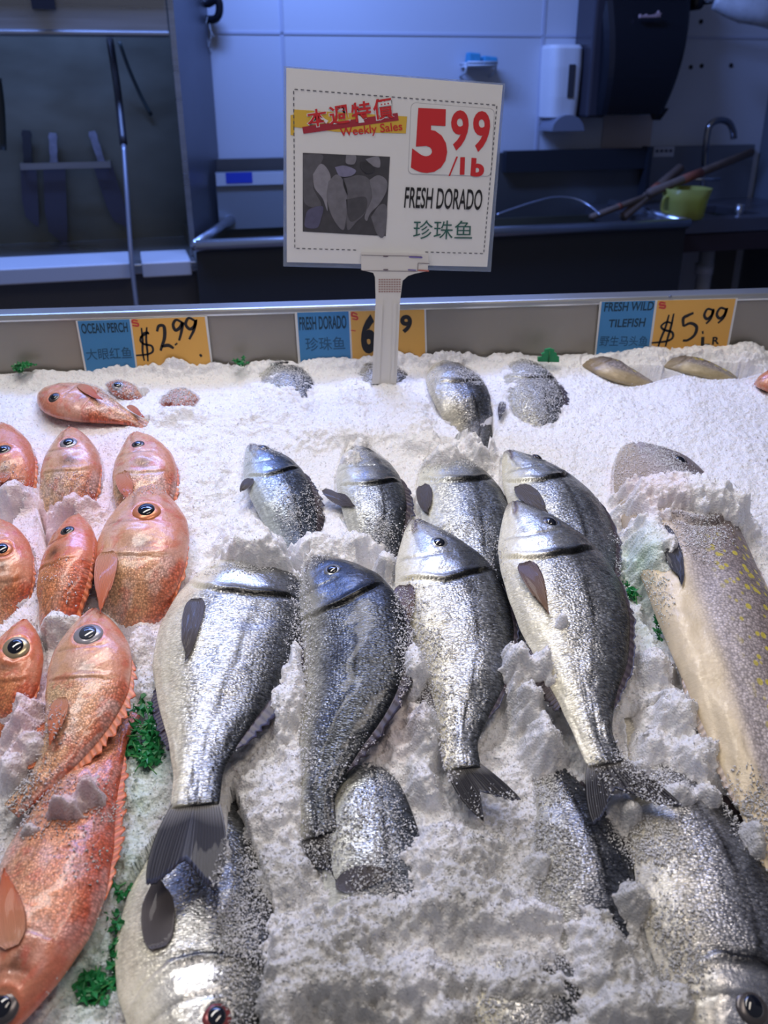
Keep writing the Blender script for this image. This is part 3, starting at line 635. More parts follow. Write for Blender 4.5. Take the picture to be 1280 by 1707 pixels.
for a_, b_ in (((636, 425), (644, 425)), ((636, 449), (644, 449))): sh.stroke([J(*a_), J(*b_)], .008, .0064, mb)
for a_ in ((694, 437, 713, 438), (694, 437, 693, 452)): sh.stroke([J(a_[0], a_[1]), J(a_[2], a_[3])], .004, .0064, mb)
mb.build('insert_lines', mat('line_grey', (.18, .14, .16), .6), t)
mb = MB(); sh.stroke([J(679, 426), J(701, 427)], .009, .0064, mb); sh.stroke([J(677, 449), J(691, 450)], .007, .0064, mb); mb.build('insert_print', mat('print_violet', (.18, .14, .42), .6), t)
mb = MB(); sh.stroke([J(694, 450), J(712, 451)], .010, .0064, mb); mb.build('insert_red', mat('insert_red', (.5, .15, .12), .6), t)
# printed photo of the fish: grey shapes on a dark ground
PH = lambda x, y: J(490+x*170/1280, 240+y*160/1205)
def gm(v, b=1.12): return mat('photo_grey_%03d_%d' % (int(v*1000), int(b*100)), (v, v*.98, v*b), .5, 0, noise=(90, .35, 0))
sh.poly([PH(105, 60), PH(1187, 112), PH(1135, 1130), PH(105, 1070)], .0005).build('photo_ground', gm(.06), t)
def blob(pts, v, d, b=1.12):
    c = catmull([*pts, pts[0]], 40)[:-1]; c[:, 0] = np.clip(c[:, 0], 108, 1160); sh.poly([PH(*p) for p in c][::-1], d).build('photo_shape', gm(v, b), t)
blob([(105, 80), (350, 90), (300, 250), (230, 480), (330, 700), (300, 760), (130, 700), (108, 400)], .11, .0007)
blob([(230, 330), (320, 200), (400, 250), (450, 380), (400, 560), (410, 800), (350, 640), (250, 500)], .26, .0009)
blob([(130, 900), (180, 780), (350, 740), (330, 900), (280, 1020), (140, 1010)], .10, .0009, 1.7)
blob([(420, 420), (520, 330), (600, 400), (650, 600), (640, 900), (600, 1050), (480, 900), (400, 640)], .17, .0011)
blob([(610, 380), (800, 340), (930, 400), (960, 600), (880, 820), (760, 950), (660, 1050), (640, 800), (650, 560)], .13, .0009)
blob([(930, 400), (1040, 340), (1140, 400), (1150, 520), (1060, 700), (940, 830), (900, 930), (870, 860), (960, 620)], .19, .0013)
blob([(500, 240), (620, 220), (760, 280), (700, 350), (560, 350)], .20, .0013, 1.5)
blob([(820, 180), (930, 190), (1000, 280), (900, 320), (820, 250)], .04, .0015)
blob([(640, 90), (760, 100), (740, 200), (640, 190)], .22, .0011)
blob([(880, 140), (1040, 110), (1060, 240), (960, 220)], .24, .0009)
blob([(950, 880), (1060, 720), (1150, 760), (1120, 1120), (1030, 1110)], .14, .0009)
blob([(600, 400), (640, 480), (655, 590), (610, 480)], .02, .0017)
blob([(640, 650), (880, 620), (880, 800), (720, 940), (660, 860)], .07, .0011)
# stand: T-shaped white post
post = mat('post_white', (.74, .72, .68), .4)
d0, d1 = -.004, -.0012
def post_part(pts, name, m, da=-.0055, db=-.0015):
    n = len(pts); v = [g(x, y, db) for x, y in pts]+[g(x, y, da) for x, y in pts]
    mk(name, v, [tuple(range(n)), tuple(range(2*n-1, n-1, -1))]+[(k, n+k, n+(k+1) % n, (k+1) % n) for k in range(n)], m, t)
post_part([(602, 420), (714, 424), (713, 452), (692, 456), (680, 460), (671, 468), (667, 500), (661, 640), (620, 640), (626, 500), (625, 462), (622, 455), (602, 450)], 'post', post)
post_part([(630, 505), (638, 505), (632, 640), (626, 640)], 'post_rib', post, -.0075, -.0055)
post_part([(655, 505), (661, 505), (656, 640), (651, 640)], 'post_rib', post, -.0075, -.0055)
mb = MB()
for r_ in range(6):
    for c_ in range(9):
        x, y = 631+c_*4.2, 465+r_*4.0
        v = [g(x, y+2.2, -.006), g(x+3.2, y+2.2, -.006), g(x+3.2, y, -.006), g(x, y, -.006)]
        mb.add(v, [(0, 1, 2, 3)])
mb.build('fine_print', mat('print_brown', (.42, .27, .24), .6), t)

# ------------------------------------------------------------------ fish materials
def fish_mat(name, metal, rough, su, sv, bump, spark, spots=False, spec=.5, coat=0.0):
    m = bpy.data.materials.new(name); m.use_nodes = True; nt = m.node_tree; N = nt.nodes; L = nt.links; b = N['Principled BSDF']
    at = N.new('ShaderNodeAttribute'); at.attribute_name = 'pigment'; mk_ = N.new('ShaderNodeAttribute'); mk_.attribute_name = 'mask'
    uv = N.new('ShaderNodeUVMap'); mp = N.new('ShaderNodeMapping'); mp.inputs['Scale'].default_value = (su, sv, 1); L.new(uv.outputs[0], mp.inputs[0])
    vo = N.new('ShaderNodeTexVoronoi'); vo.inputs['Scale'].default_value = 1; vo.inputs['Randomness'].default_value = .75; L.new(mp.outputs[0], vo.inputs['Vector'])
    # brightness per scale
    bw = N.new('ShaderNodeSeparateColor'); L.new(vo.outputs['Color'], bw.inputs[0])
    mr = N.new('ShaderNodeMapRange'); mr.inputs[3].default_value = 1-spark; mr.inputs[4].default_value = 1+spark; L.new(bw.outputs[0], mr.inputs[0])
    ed = N.new('ShaderNodeMapRange'); ed.inputs[1].default_value = .15; ed.inputs[2].default_value = .75; ed.inputs[3].default_value = 1.15; ed.inputs[4].default_value = .50; L.new(vo.outputs['Distance'], ed.inputs[0])
    mu = N.new('ShaderNodeMath'); mu.operation = 'MULTIPLY'; L.new(mr.outputs[0], mu.inputs[0]); L.new(ed.outputs[0], mu.inputs[1])
    mx = N.new('ShaderNodeMix'); mx.data_type = 'FLOAT'; mx.inputs[2].default_value = 1.0; L.new(mk_.outputs['Fac'], mx.inputs[0]); L.new(mu.outputs[0], mx.inputs[3])
    vm = N.new('ShaderNodeVectorMath'); vm.operation = 'SCALE'; L.new(at.outputs['Color'], vm.inputs[0]); L.new(mx.outputs[0], vm.inputs['Scale'])
    col = vm.outputs[0]
    if spots:
        m2 = N.new('ShaderNodeMapping'); m2.inputs['Scale'].default_value = (75, 100, 1); L.new(uv.outputs[0], m2.inputs[0])
        v2 = N.new('ShaderNodeTexVoronoi'); v2.inputs['Randomness'].default_value = .8; v2.inputs['Scale'].default_value = 1; L.new(m2.outputs[0], v2.inputs['Vector'])
        lt = N.new('ShaderNodeMapRange'); lt.inputs[1].default_value = .30; lt.inputs[2].default_value = .40; lt.inputs[3].default_value = .85; lt.inputs[4].default_value = 0; L.new(v2.outputs['Distance'], lt.inputs[0])
        s2 = N.new('ShaderNodeSeparateColor'); L.new(at.outputs['Color'], s2.inputs[0])
        sm = N.new('ShaderNodeMath'); sm.operation = 'MULTIPLY'; L.new(lt.outputs[0], sm.inputs[0]); L.new(at.outputs['Alpha'], sm.inputs[1])
        mc = N.new('ShaderNodeMixRGB'); mc.inputs[2].default_value = (.60, .50, .05, 1); L.new(sm.outputs[0], mc.inputs[0]); L.new(col, mc.inputs[1]); col = mc.outputs[0]
    L.new(col, b.inputs['Base Color'])
    b.inputs['Metallic'].default_value = metal
    if metal > .5:
        mm = N.new('ShaderNodeMath'); mm.operation = 'MULTIPLY'; mm.inputs[1].default_value = metal; L.new(at.outputs['Alpha'], mm.inputs[0]); L.new(mm.outputs[0], b.inputs['Metallic'])
    rr = N.new('ShaderNodeMapRange'); rr.inputs[3].default_value = rough-.1; rr.inputs[4].default_value = rough+.14; L.new(bw.outputs[1], rr.inputs[0]); L.new(rr.outputs[0], b.inputs['Roughness'])
    # bump: domed scales plus fine skin wrinkles
    fn = N.new('ShaderNodeTexNoise'); fn.inputs['Scale'].default_value = 260; fn.inputs['Detail'].default_value = 3; L.new(uv.outputs[0], fn.inputs['Vector'])
    sb = N.new('ShaderNodeMath'); sb.operation = 'MULTIPLY'; L.new(vo.outputs['Distance'], sb.inputs[0]); L.new(mk_.outputs['Fac'], sb.inputs[1])
    s3 = N.new('ShaderNodeMath'); s3.operation = 'MULTIPLY_ADD'; s3.inputs[1].default_value = -1.0; L.new(sb.outputs[0], s3.inputs[0]); L.new(fn.outputs['Fac'], s3.inputs[2])
    s4 = N.new('ShaderNodeMath'); s4.operation = 'MULTIPLY_ADD'; s4.inputs[1].default_value = .7; L.new(bw.outputs[2], s4.inputs[0]); L.new(s3.outputs[0], s4.inputs[2])
    bp = N.new('ShaderNodeBump'); bp.inputs['Strength'].default_value = bump; bp.inputs['Distance'].default_value = .0011; L.new(s4.outputs[0], bp.inputs['Height']); L.new(bp.outputs[0], b.inputs['Normal'])
    b.inputs['Specular IOR Level'].default_value = spec
    if coat: b.inputs['Coat Weight'].default_value = coat; b.inputs['Coat Roughness'].default_value = .12
    MATS[name] = m; return m
M_DOR = fish_mat('silver_scales', .76, .27, 560, 270, .66, .44, coat=.25)
M_PER = fish_mat('orange_scales', .10, .34, 420, 420, .5, .16, spec=.6, coat=.5)
M_TIL = fish_mat('tilefish_skin', .12, .50, 300, 300, .5, .14, spots=True, coat=.12)
def fin_mat(name, c0, c1, rough=.48, metal=.1, ramp=1.0):
    m = bpy.data.materials.new(name); m.use_nodes = True; nt = m.node_tree; N = nt.nodes; L = nt.links; b = N['Principled BSDF']
    uv = N.new('ShaderNodeUVMap'); sx = N.new('ShaderNodeSeparateXYZ'); L.new(uv.outputs[0], sx.inputs[0])
    wv = N.new('ShaderNodeTexWave'); wv.wave_type = 'BANDS'; wv.bands_direction = 'X'; wv.inputs['Scale'].default_value = 7; wv.inputs['Distortion'].default_value = .6
    L.new(uv.outputs[0], wv.inputs['Vector'])
    mc = N.new('ShaderNodeMixRGB'); mc.inputs[1].default_value = (*c0, 1); mc.inputs[2].default_value = (*c1, 1); rp = N.new('ShaderNodeMath'); rp.operation = 'MULTIPLY'; rp.use_clamp = True; rp.inputs[1].default_value = ramp; L.new(sx.outputs[1], rp.inputs[0]); L.new(rp.outputs[0], mc.inputs[0])
    m2 = N.new('ShaderNodeMixRGB'); m2.blend_type = 'MULTIPLY'; m2.inputs[0].default_value = .45; L.new(mc.outputs[0], m2.inputs[1]); L.new(wv.outputs['Fac'], m2.inputs[2]); L.new(m2.outputs[0], b.inputs['Base Color'])
    bp = N.new('ShaderNodeBump'); bp.inputs['Strength'].default_value = .6; bp.inputs['Distance'].default_value = .001; L.new(wv.outputs['Fac'], bp.inputs['Height']); L.new(bp.outputs[0], b.inputs['Normal'])
    b.inputs['Roughness'].default_value = rough; b.inputs['Metallic'].default_value = metal; b.inputs['Coat Weight'].default_value = .12
    return m
FM = dict(
    dor_tail=fin_mat('tail_dark', (.30, .29, .28), (.020, .018, .022), .5, .1, 3.2), dor_pec=fin_mat('pectoral_grey', (.16, .15, .17), (.11, .09, .075)),
    dor_pec2=fin_mat('pectoral_tan', (.17, .13, .15), (.30, .17, .08)), dor_fin=fin_mat('fin_dark', (.07, .05, .06), (.03, .02, .028)),
    per_fin=fin_mat('fin_orange', (.78, .22, .09), (.75, .20, .08), .4, 0), per_pec=fin_mat('pectoral_orange', (.80, .38, .22), (.82, .16, .04), .4, 0),
    til_fin=fin_mat('fin_slate', (.10, .10, .12), (.06, .06, .075), .4, 0), til_cream=fin_mat('fin_cream', (.6, .5, .42), (.5, .4, .33), .4, 0))
iris_d = mat('iris_silver', (.34, .35, .36), .25, .7); iris_dk = mat('iris_dusky', (.10, .09, .09), .25, .5); iris_o = mat('iris_orange', (.62, .22, .10), .25, .3); iris_g = mat('iris_gold', (.45, .36, .22), .22, .5); iris_r = mat('iris_red', (.22, .05, .05), .2, .3)
iris_gr = mat('iris_grey', (.34, .32, .34), .22, .3)
pupil_m = mat('pupil', (.006, .007, .012), .06, 0, **{'Coat Weight': 1.0, 'Coat Roughness': .03})
pupil_cloud = mat('pupil_cloudy', (.05, .055, .07), .08, 0, **{'Coat Weight': 1.0})

PROF = {
 'dor': dict(top=[(0, .022), (.02, .046), (.06, .082), (.12, .130), (.2, .182), (.3, .21), (.4, .215), (.52, .20), (.66, .155), (.8, .095), (.9, .058), (1, .052)],
             bot=[(0, .022), (.02, .042), (.06, .066), (.12, .098), (.2, .135), (.3, .16), (.42, .17), (.55, .158), (.68, .12), (.8, .075), (.9, .052), (1, .052)]),
 'per': dict(top=[(0, .012), (.03, .034), (.08, .066), (.15, .103), (.25, .143), (.35, .155), (.48, .15), (.6, .125), (.75, .085), (.88, .045), (1, .04)],
             bot=[(0, .015), (.03, .040), (.08, .070), (.15, .103), (.25, .14), (.35, .155), (.48, .15), (.6, .12), (.75, .07), (.88, .042), (1, .04)]),
 'til': dict(top=[(0, .03), (.02, .07), (.06, .105), (.15, .125), (.3, .13), (.5, .12), (.7, .095), (.85, .065), (1, .045)],
             bot=[(0, .03), (.03, .07), (.08, .10), (.15, .12), (.3, .13), (.5, .12), (.7, .09), (.85, .06), (1, .045)])}
THK = [(0, .10), (.04, .38), (.1, .66), (.2, .92), (.32, 1), (.5, .93), (.65, .74), (.8, .46), (.92, .27), (1, .16)]
def cinterp(tab, s):
    x = np.array([a for a, b in tab]); y = np.array([b for a, b in tab]); k = np.linspace(0, 1, 400); yy = np.interp(k, x, y)
    ker = np.hanning(31); ker /= ker.sum(); y2 = np.convolve(np.pad(yy, 15, mode='edge'), ker, 'valid')
    y2[:8] = yy[:8]*.5+y2[:8]*.5
    return np.interp(s, k, y2)
RASTER = []                      # (uvh points) of every fish top, for the ice
FISH = {}
def fish(kind, label, pts, width, side=1, roll=0.0, thick=.36, seed=1, name=None, cat='fish', group=None, eye=None, tail=None, pec=None, dorsal=True, anal=True,
         tint=(1, 1, 1), iris=None, pupil=None, head_s=None, ns=190, shade=0.0, clear=True, epx=None, gpx=None):
    """pts: spine (px,py,h) from snout to the tail base; width: widest depth in pixels; side=+1: back towards the photo's right when the head is up"""
    P = np.array([uvh(x, y, h) for x, y, h in pts]); S = catmull(P, ns); s = np.r_[0, np.cumsum(np.linalg.norm(np.diff(S, axis=0), axis=1))]; LEN = s[-1]; s = s/LEN
    T = np.gradient(S, axis=0); T /= np.linalg.norm(T, axis=1)[:, None]
    Q = np.stack([-T[:, 1], T[:, 0], np.zeros(ns)], 1); Q /= np.linalg.norm(Q, axis=1)[:, None]; Q *= side     # towards the back (dorsal)
    NN = np.cross(T, Q); NN *= np.sign(NN[:, 2:3]+1e-9)
    ro = R(roll); Qr = Q*math.cos(ro)+NN*math.sin(ro); Nr = NN*math.cos(ro)-Q*math.sin(ro)
    imid = int(ns*.38); pm = w3(S[imid]); wm = width*np.dot(pm-CAM, FW)/F
    top = cinterp(PROF[kind]['top'], s); bot = cinterp(PROF[kind]['bot'], s); k = wm/(top+bot).max(); top, bot = top*k, bot*k
    TH = thick*wm*cinterp(THK, s)*.5*1.0
    if kind == 'til': TH = .42*wm*.5*cinterp(THK, s)
    nphi = 84; half = nphi//2
    th = np.linspace(0, 2*math.pi, nphi, endpoint=False); c = np.cos(th); c = np.sign(c)*np.abs(c)**.9
    up = np.where(np.sin(th) >= 0, 1, -1)
    e1, e2 = (2.0, .78) if kind == 'dor' else (2.2, .62)
    lens = (1-np.abs(c)**e1)**e2
    lens[np.abs(np.sin(th)) < 1e-6] = 0
    Sg, Cg = np.meshgrid(s, c, indexing='ij'); U = np.broadcast_to(up, Sg.shape)
    d = np.where(Cg >= 0, Cg*top[:, None], Cg*bot[:, None]); hN = TH[:, None]*lens[None, :]
    rng = np.random.default_rng(seed)
    V0 = w3((S[:, None, :]+Qr[:, None, :]*d[..., None]+Nr[:, None, :]*(hN*U)[..., None])[:, :half+1])-CAM
    zz = V0@FW; X0_ = (V0@RT)/zz*F+640; Y0_ = 853.5-(V0@UP)/zz*F
    def findpx(x, y):
        k_ = np.unravel_index(np.argmin((X0_-x)**2+(Y0_-y)**2), X0_.shape); return s[k_[0]], Cg[0, k_[1]]
    if gpx: g_ = findpx(*gpx); head_s = g_[0]+(.03 if kind == 'per' else .075)*(g_[1]-.05)**2
    if epx: g_ = findpx(epx[0], epx[1]); eye = (g_[0], g_[1], epx[2]*wm/width/LEN)
    # relief: gill cover, cheek, mouth, eye socket
    hs = head_s or {'dor': .27, 'per': .34, 'til': .25}[kind]
    cv = .03 if kind == 'per' else .075
    gk = .45 if kind == 'per' else 1.0
    sg = hs-cv*(Cg-.05)**2
    sg = sg+(fbm(Cg*3.1+seed, Sg*0+seed*.7, 2, seed+3)-.5)*.02
    wg = smoothstep(.98, .7, -Cg)*smoothstep(.85, .45, Cg) if kind != 'dor' else smoothstep(1.0, .7, np.abs(Cg))
    edge = smoothstep(-.028, 0, Sg-sg)*(1-smoothstep(0, .006, Sg-sg))
    rel = edge*.0022*gk*wg*(LEN/.3)
    rel = rel-np.exp(-((Sg-sg-.010)/.006)**2)*.0016*gk*wg*(LEN/.3)
    sp = hs*.68-.04*Cg**2; rel = rel-np.exp(-((Sg-sp)/.007)**2)*.0010*(Cg < .35)*wg*(LEN/.3)
    # mouth: slit running back and down from the snout
    dm = np.abs(Cg-(-.10-Sg*4.0)); mouth = np.exp(-(dm/.14)**2)*(Sg < .10)*(1-smoothstep(.07, .10, Sg)); rel = rel-mouth*.0016
    jaw = np.exp(-((Cg+.55-Sg*1.2)/.06)**2)*smoothstep(.0, .03, Sg)*(1-smoothstep(hs*.5, hs*.75, Sg)); rel = rel-jaw*.0009
    chk = np.exp(-(((Sg-hs*.78)/(hs*.10))**2+((Cg+.15)/.30)**2)); rel = rel+chk*.0012
    lip = np.exp(-((Cg-(-.10-Sg*4.0)+.28)/.12)**2)*(Sg < .08); rel = rel+lip*.0008
    es, ec, er = eye or {'dor': (.135, .38, .030), 'per': (.115, .42, .052), 'til': (.11, .55, .030)}[kind]
    dxy = np.hypot((Sg-es)*LEN, (np.where(Cg >= 0, Cg*top[:, None], Cg*bot[:, None])-(ec*top[np.searchsorted(s, es)] if ec >= 0 else ec*bot[np.searchsorted(s, es)])))/(er*LEN)
    rel = rel+np.exp(-((dxy-1.12)/.20)**2)*.0012*(LEN/.3)-np.exp(-(dxy/.8)**2)*.0022*(LEN/.3)
    rel = rel+(fbm(Sg*11+seed*3.1, Cg*2.4+seed, 4, seed)-.5)*.0042*(LEN/.3)
    hN = hN+np.where(U > 0, rel*np.minimum(1, lens[None, :]*2.2), 0)
    lat = (hN*U)
    V = S[:, None, :]+Qr[:, None, :]*d[..., None]+Nr[:, None, :]*lat[..., None]
    # ---- pigment
    n1 = fbm(Sg*12+seed, Cg*3, 4, seed+5); n2 = fbm(Sg*60, Cg*16+seed, 3, seed+9); a = Cg
    col = np.zeros(Sg.shape+(3,)); spot = np.zeros(Sg.shape)
    def mixc(c0, c1, f): return np.array(c0)*(1-f[..., None])+np.array(c1)*f[..., None]
    if kind == 'dor':
        f1 = smoothstep(-.72, .15, a+(n1-.5)*.3); col = mixc((.90, .85, .66), (.66, .67, .67), f1)
        f2 = smoothstep(.05, .85, a+(n1-.5)*.45+shade); col = col*(1-f2[..., None])+np.array((.17, .18, .19))*f2[..., None]
        col *= (.86+.28*n2)[..., None]
        col *= (1-.16*(np.sin(a*34)*.5+.5)*smoothstep(.3, .4, Sg)*(1-smoothstep(-.8, -.5, -np.abs(a))))[..., None]
        hd = 1-smoothstep(hs-.01, hs+.01, Sg+.05*(a-.05)**2)
        col = col*(1-.35*hd[..., None]*smoothstep(.1, .6, a)[..., None])
        blotch = np.exp(-((Sg-sg+.002)/.020)**2)*smoothstep(-.35, .1, a)*(1-smoothstep(.75, .95, a)); col = col*(1-.88*np.clip(blotch*(.6+.9*n1), 0, 1)[..., None])
        gl = np.exp(-((Sg-sg-.006)/.006)**2)*wg; col *= (1-.6*gl*smoothstep(-.9, .2, a))[..., None]
        ll = np.exp(-((a-(.42-.36*Sg+.10*np.sin(Sg*3)))/(.042))**2)*smoothstep(hs, hs+.03, Sg); col *= (1-.85*ll)[..., None]
        col *= (1-.45*jaw-.35*np.exp(-((Sg-sp)/.006)**2)*wg*(Cg < .4))[..., None]
        mo = np.clip(mouth, 0, 1); col = col*(1-mo[..., None]*.8)+np.array((.12, .06, .07))*mo[..., None]*.8
        sn = (1-smoothstep(.0, .06, Sg)); col = col*(1-.6*sn[..., None])+np.array((.10, .06, .07))*.4*sn[..., None]
        tl = smoothstep(.97, 1.0, Sg); col = col*(1-.6*tl[..., None])
        nape = smoothstep(.80, .98, a); col *= (1-.55*nape)[..., None]
        mask = (smoothstep(hs-.02, hs+.02, Sg)*.9+.1)*(.35+.65*smoothstep(-.85, -.2, a)); spot = .15+.85*smoothstep(-.70, .15, a+(n1-.5)*.3)
    elif kind == 'per':
        f1 = smoothstep(-.9, .1, a+(n1-.5)*.5); col = mixc((.88, .58, .32), (.84, .42, .22), f1)
        f2 = smoothstep(.2, .95, a+(n1-.5)*.6); col = col*(1-f2[..., None])+np.array((.68, .16, .08))*f2[..., None]
        f3 = smoothstep(.48, .68, n1); col = col*(1-.5*f3[..., None])+np.array((.84, .66, .58))*.5*f3[..., None]
        col *= (.85+.3*n2)[..., None]
        hd = 1-smoothstep(hs-.02, hs+.02, Sg); col = col*(1-.5*hd[..., None])+np.array((.66, .32, .20))*.5*hd[..., None]
        bl = np.exp(-(((Sg-hs+.05)/.035)**2+((a-.02)/.28)**2)); col = col*(1-.80*bl[..., None]*(.1+1.5*n2)[..., None].clip(0, 1))
        rs = smoothstep(.60, .74, fbm(Sg*30+seed*2, Cg*5, 3, seed+20)); col = col*(1-.5*rs[..., None])+np.array((.66, .14, .08))*.5*rs[..., None]
        gl = np.exp(-((Sg-sg-.008)/.007)**2)*wg; col *= (1-.28*gl)[..., None]
        sn = (1-smoothstep(.0, .06, Sg)); col = col*(1-.4*sn[..., None])+np.array((.60, .12, .08))*.4*sn[..., None]
        col *= (1-.35*jaw-.30*np.exp(-((Sg-sp)/.008)**2)*wg*(Cg < .4))[..., None]
        mo = np.clip(mouth, 0, 1); col = col*(1-mo[..., None]*.6)+np.array((.3, .06, .04))*mo[..., None]*.6
        ring = np.exp(-((dxy-1.1)/.18)**2); col = col*(1-.5*ring[..., None])+np.array((.75, .22, .10))*.5*ring[..., None]
        mask = smoothstep(hs-.04, hs+.05, Sg)*.8+.2
    else:
        f1 = smoothstep(-.55, -.15, a+(n1-.5)*.2); col = mixc((.72, .60, .40), (.60, .53, .51), f1)
        f2 = smoothstep(-.05, .75, a+(n1-.5)*.4); col = col*(1-f2[..., None])+np.array((.27, .21, .19))*f2[..., None]
        col *= (.88+.24*n2)[..., None]
        hd = 1-smoothstep(hs-.02, hs+.02, Sg); col = col*(1-.5*hd[..., None])+np.array((.24, .20, .21))*.5*hd[..., None]; col *= (1-.45*hd*smoothstep(-.2, .6, a+(n1-.5)*.5))[..., None]
        spot = smoothstep(-.05, .25, a)*(1-smoothstep(.85, 1, a))*smoothstep(hs, hs+.05, Sg)
        mask = smoothstep(hs-.02, hs+.03, Sg)*smoothstep(-.6, -.1, a)
    col = np.clip(col*np.array(tint), 0, 1)
    # ---- mesh
    F_ = []; i = np.arange(ns-1)[:, None]; j = np.arange(nphi)[None, :]; j2 = (j+1) % nphi
    quads = np.stack([i*nphi+j+0*i, i*nphi+j2, (i+1)*nphi+j2, (i+1)*nphi+j], -1).reshape(-1, 4)
    V2 = V.reshape(-1, 3); flip = side > 0
    root_uv = S[ns//2].copy(); root_uv[2] = 0
    t = thing(name or {'dor': 'sea_bream', 'per': 'ocean_perch', 'til': 'tilefish'}[kind], w3(root_uv), label, cat, group)
    # caps
    V2 = np.vstack([V2, S[0]-T[0]*.002, S[-1]]); n0 = ns*nphi
    caps = np.stack([np.full(nphi, n0), (np.arange(nphi)+1) % nphi, np.arange(nphi), np.arange(nphi)], 1)
    tri = [(n0, (q+1) % nphi, q) for q in range(nphi)]+[(n0+1, (ns-1)*nphi+q, (ns-1)*nphi+(q+1) % nphi) for q in range(nphi)]
    caps = np.array([(a_, b_, c_, c_) for a_, b_, c_ in tri])
    uvs = np.stack([Sg*LEN+seed*.37, d*1.0+seed*.19], -1).reshape(-1, 2); uvs = np.vstack([uvs, uvs[0], uvs[-1]])
    rgba = np.concatenate([col, spot[..., None]], -1).reshape(-1, 4); rgba = np.vstack([rgba, rgba[0], rgba[-1]])
    mk_ = np.broadcast_to(mask, Sg.shape).reshape(-1); mk_ = np.r_[mk_, mk_[0], mk_[-1]]
    fc = [tuple(q) for q in quads.tolist()]+tri
    if not flip: fc = [q[::-1] for q in fc]
    Mt = {'dor': M_DOR, 'per': M_PER, 'til': M_TIL}[kind]
    body = mk('body', w3(V2), fc, Mt, t, smooth=True, vcol=rgba, uv=uvs, spot=mk_)
    topmask = np.broadcast_to(up >= 0, Sg.shape)
    RASTER.append((V.copy(), topmask, clear))
    def surf(s_, c_, off=0.0):
        i_ = min(max(int(round(s_*(ns-1))), 0), ns-1); dd = c_*top[i_] if c_ >= 0 else c_*bot[i_]
        l_ = TH[i_]*(1-abs(c_)**e1)**e2
        return S[i_]+Qr[i_]*dd+Nr[i_]*(l_+off), i_
    # ---- eye
    if eye is not False:
        p, i_ = surf(es, ec, -.0008*(LEN/.3)); er_ = er*LEN*(1.2 if kind == 'dor' else 1.0)
        p2, _ = surf(es, ec+.12); p1, _ = surf(es, ec-.12); q = p2-p1; q /= np.linalg.norm(q); tt = T[i_]; nn = np.cross(tt, q); nn *= np.sign(nn[2]); q = np.cross(nn, tt)
        def dome(rad, hgt, base, nm, m_, par, ecc=1.0):
            v = []; f = []; NR, NC = 8, 28
            for a_ in range(NR+1):
                ph = math.pi/2*a_/NR
                for b_ in range(NC): v.append(p+nn*(base+hgt*math.cos(ph))+(tt*math.cos(2*math.pi*b_/NC)*ecc+q*math.sin(2*math.pi*b_/NC))*rad*math.sin(ph)*(1 if a_ else 0))
            for a_ in range(NR):
                for b_ in range(NC): f.append((a_*NC+b_, (a_+1)*NC+b_, (a_+1)*NC+(b_+1) % NC, a_*NC+(b_+1) % NC))
            return mk(nm, w3(np.array(v)), f, m_, par, smooth=True)
        e = dome(er_, er_*.34, -er_*.06, 'eye', iris or {'dor': iris_d, 'per': iris_gr, 'til': iris_dk}[kind], t)
        WORIG[e.name] = WORIG.get(e.name, np.array(t.location)); dome(er_*.60, er_*.26, er_*.16, 'pupil', pupil or pupil_m, e, 1.12)
    # ---- fins
    def sheet(nm, A, m_, par=t, th=.0007):      # A: rays x steps x 3
        nr, nj = A.shape[:2]; gx = np.gradient(A, axis=0); gy = np.gradient(A, axis=1); nrm = np.cross(gx, gy); nrm /= np.linalg.norm(nrm, axis=2)[..., None]+1e-12; nrm *= np.sign(nrm[..., 2:3]+1e-9)
        up_ = A+nrm*th; dn = A-nrm*th; V_ = np.concatenate([up_.reshape(-1, 3), dn.reshape(-1, 3)]); f = []; o_ = nr*nj
        for a_ in range(nr-1):
            for b_ in range(nj-1):
                q_ = (a_*nj+b_, (a_+1)*nj+b_, (a_+1)*nj+b_+1, a_*nj+b_+1); f.append(q_); f.append(tuple(o_+x for x in q_[::-1]))
        bd = [(a_, 0) for a_ in range(nr)]+[(nr-1, b_) for b_ in range(1, nj)]+[(a_, nj-1) for a_ in range(nr-2, -1, -1)]+[(0, b_) for b_ in range(nj-2, 0, -1)]
        bi = [x*nj+y for x, y in bd]
        for z_ in range(len(bi)): x, y = bi[z_], bi[(z_+1) % len(bi)]; f.append((x, y, o_+y, o_+x))
        uu = np.stack(np.meshgrid(np.linspace(0, 1, nr), np.linspace(0, 1, nj), indexing='ij'), -1).reshape(-1, 2)
        return mk(nm, w3(V_), f, m_, par, smooth=True, uv=np.vstack([uu, uu]))
    fk = {'dor': ('dor_tail', 'dor_pec', 'dor_fin'), 'per': ('per_fin', 'per_pec', 'per_fin'), 'til': ('til_fin', 'til_fin', 'til_cream')}[kind]
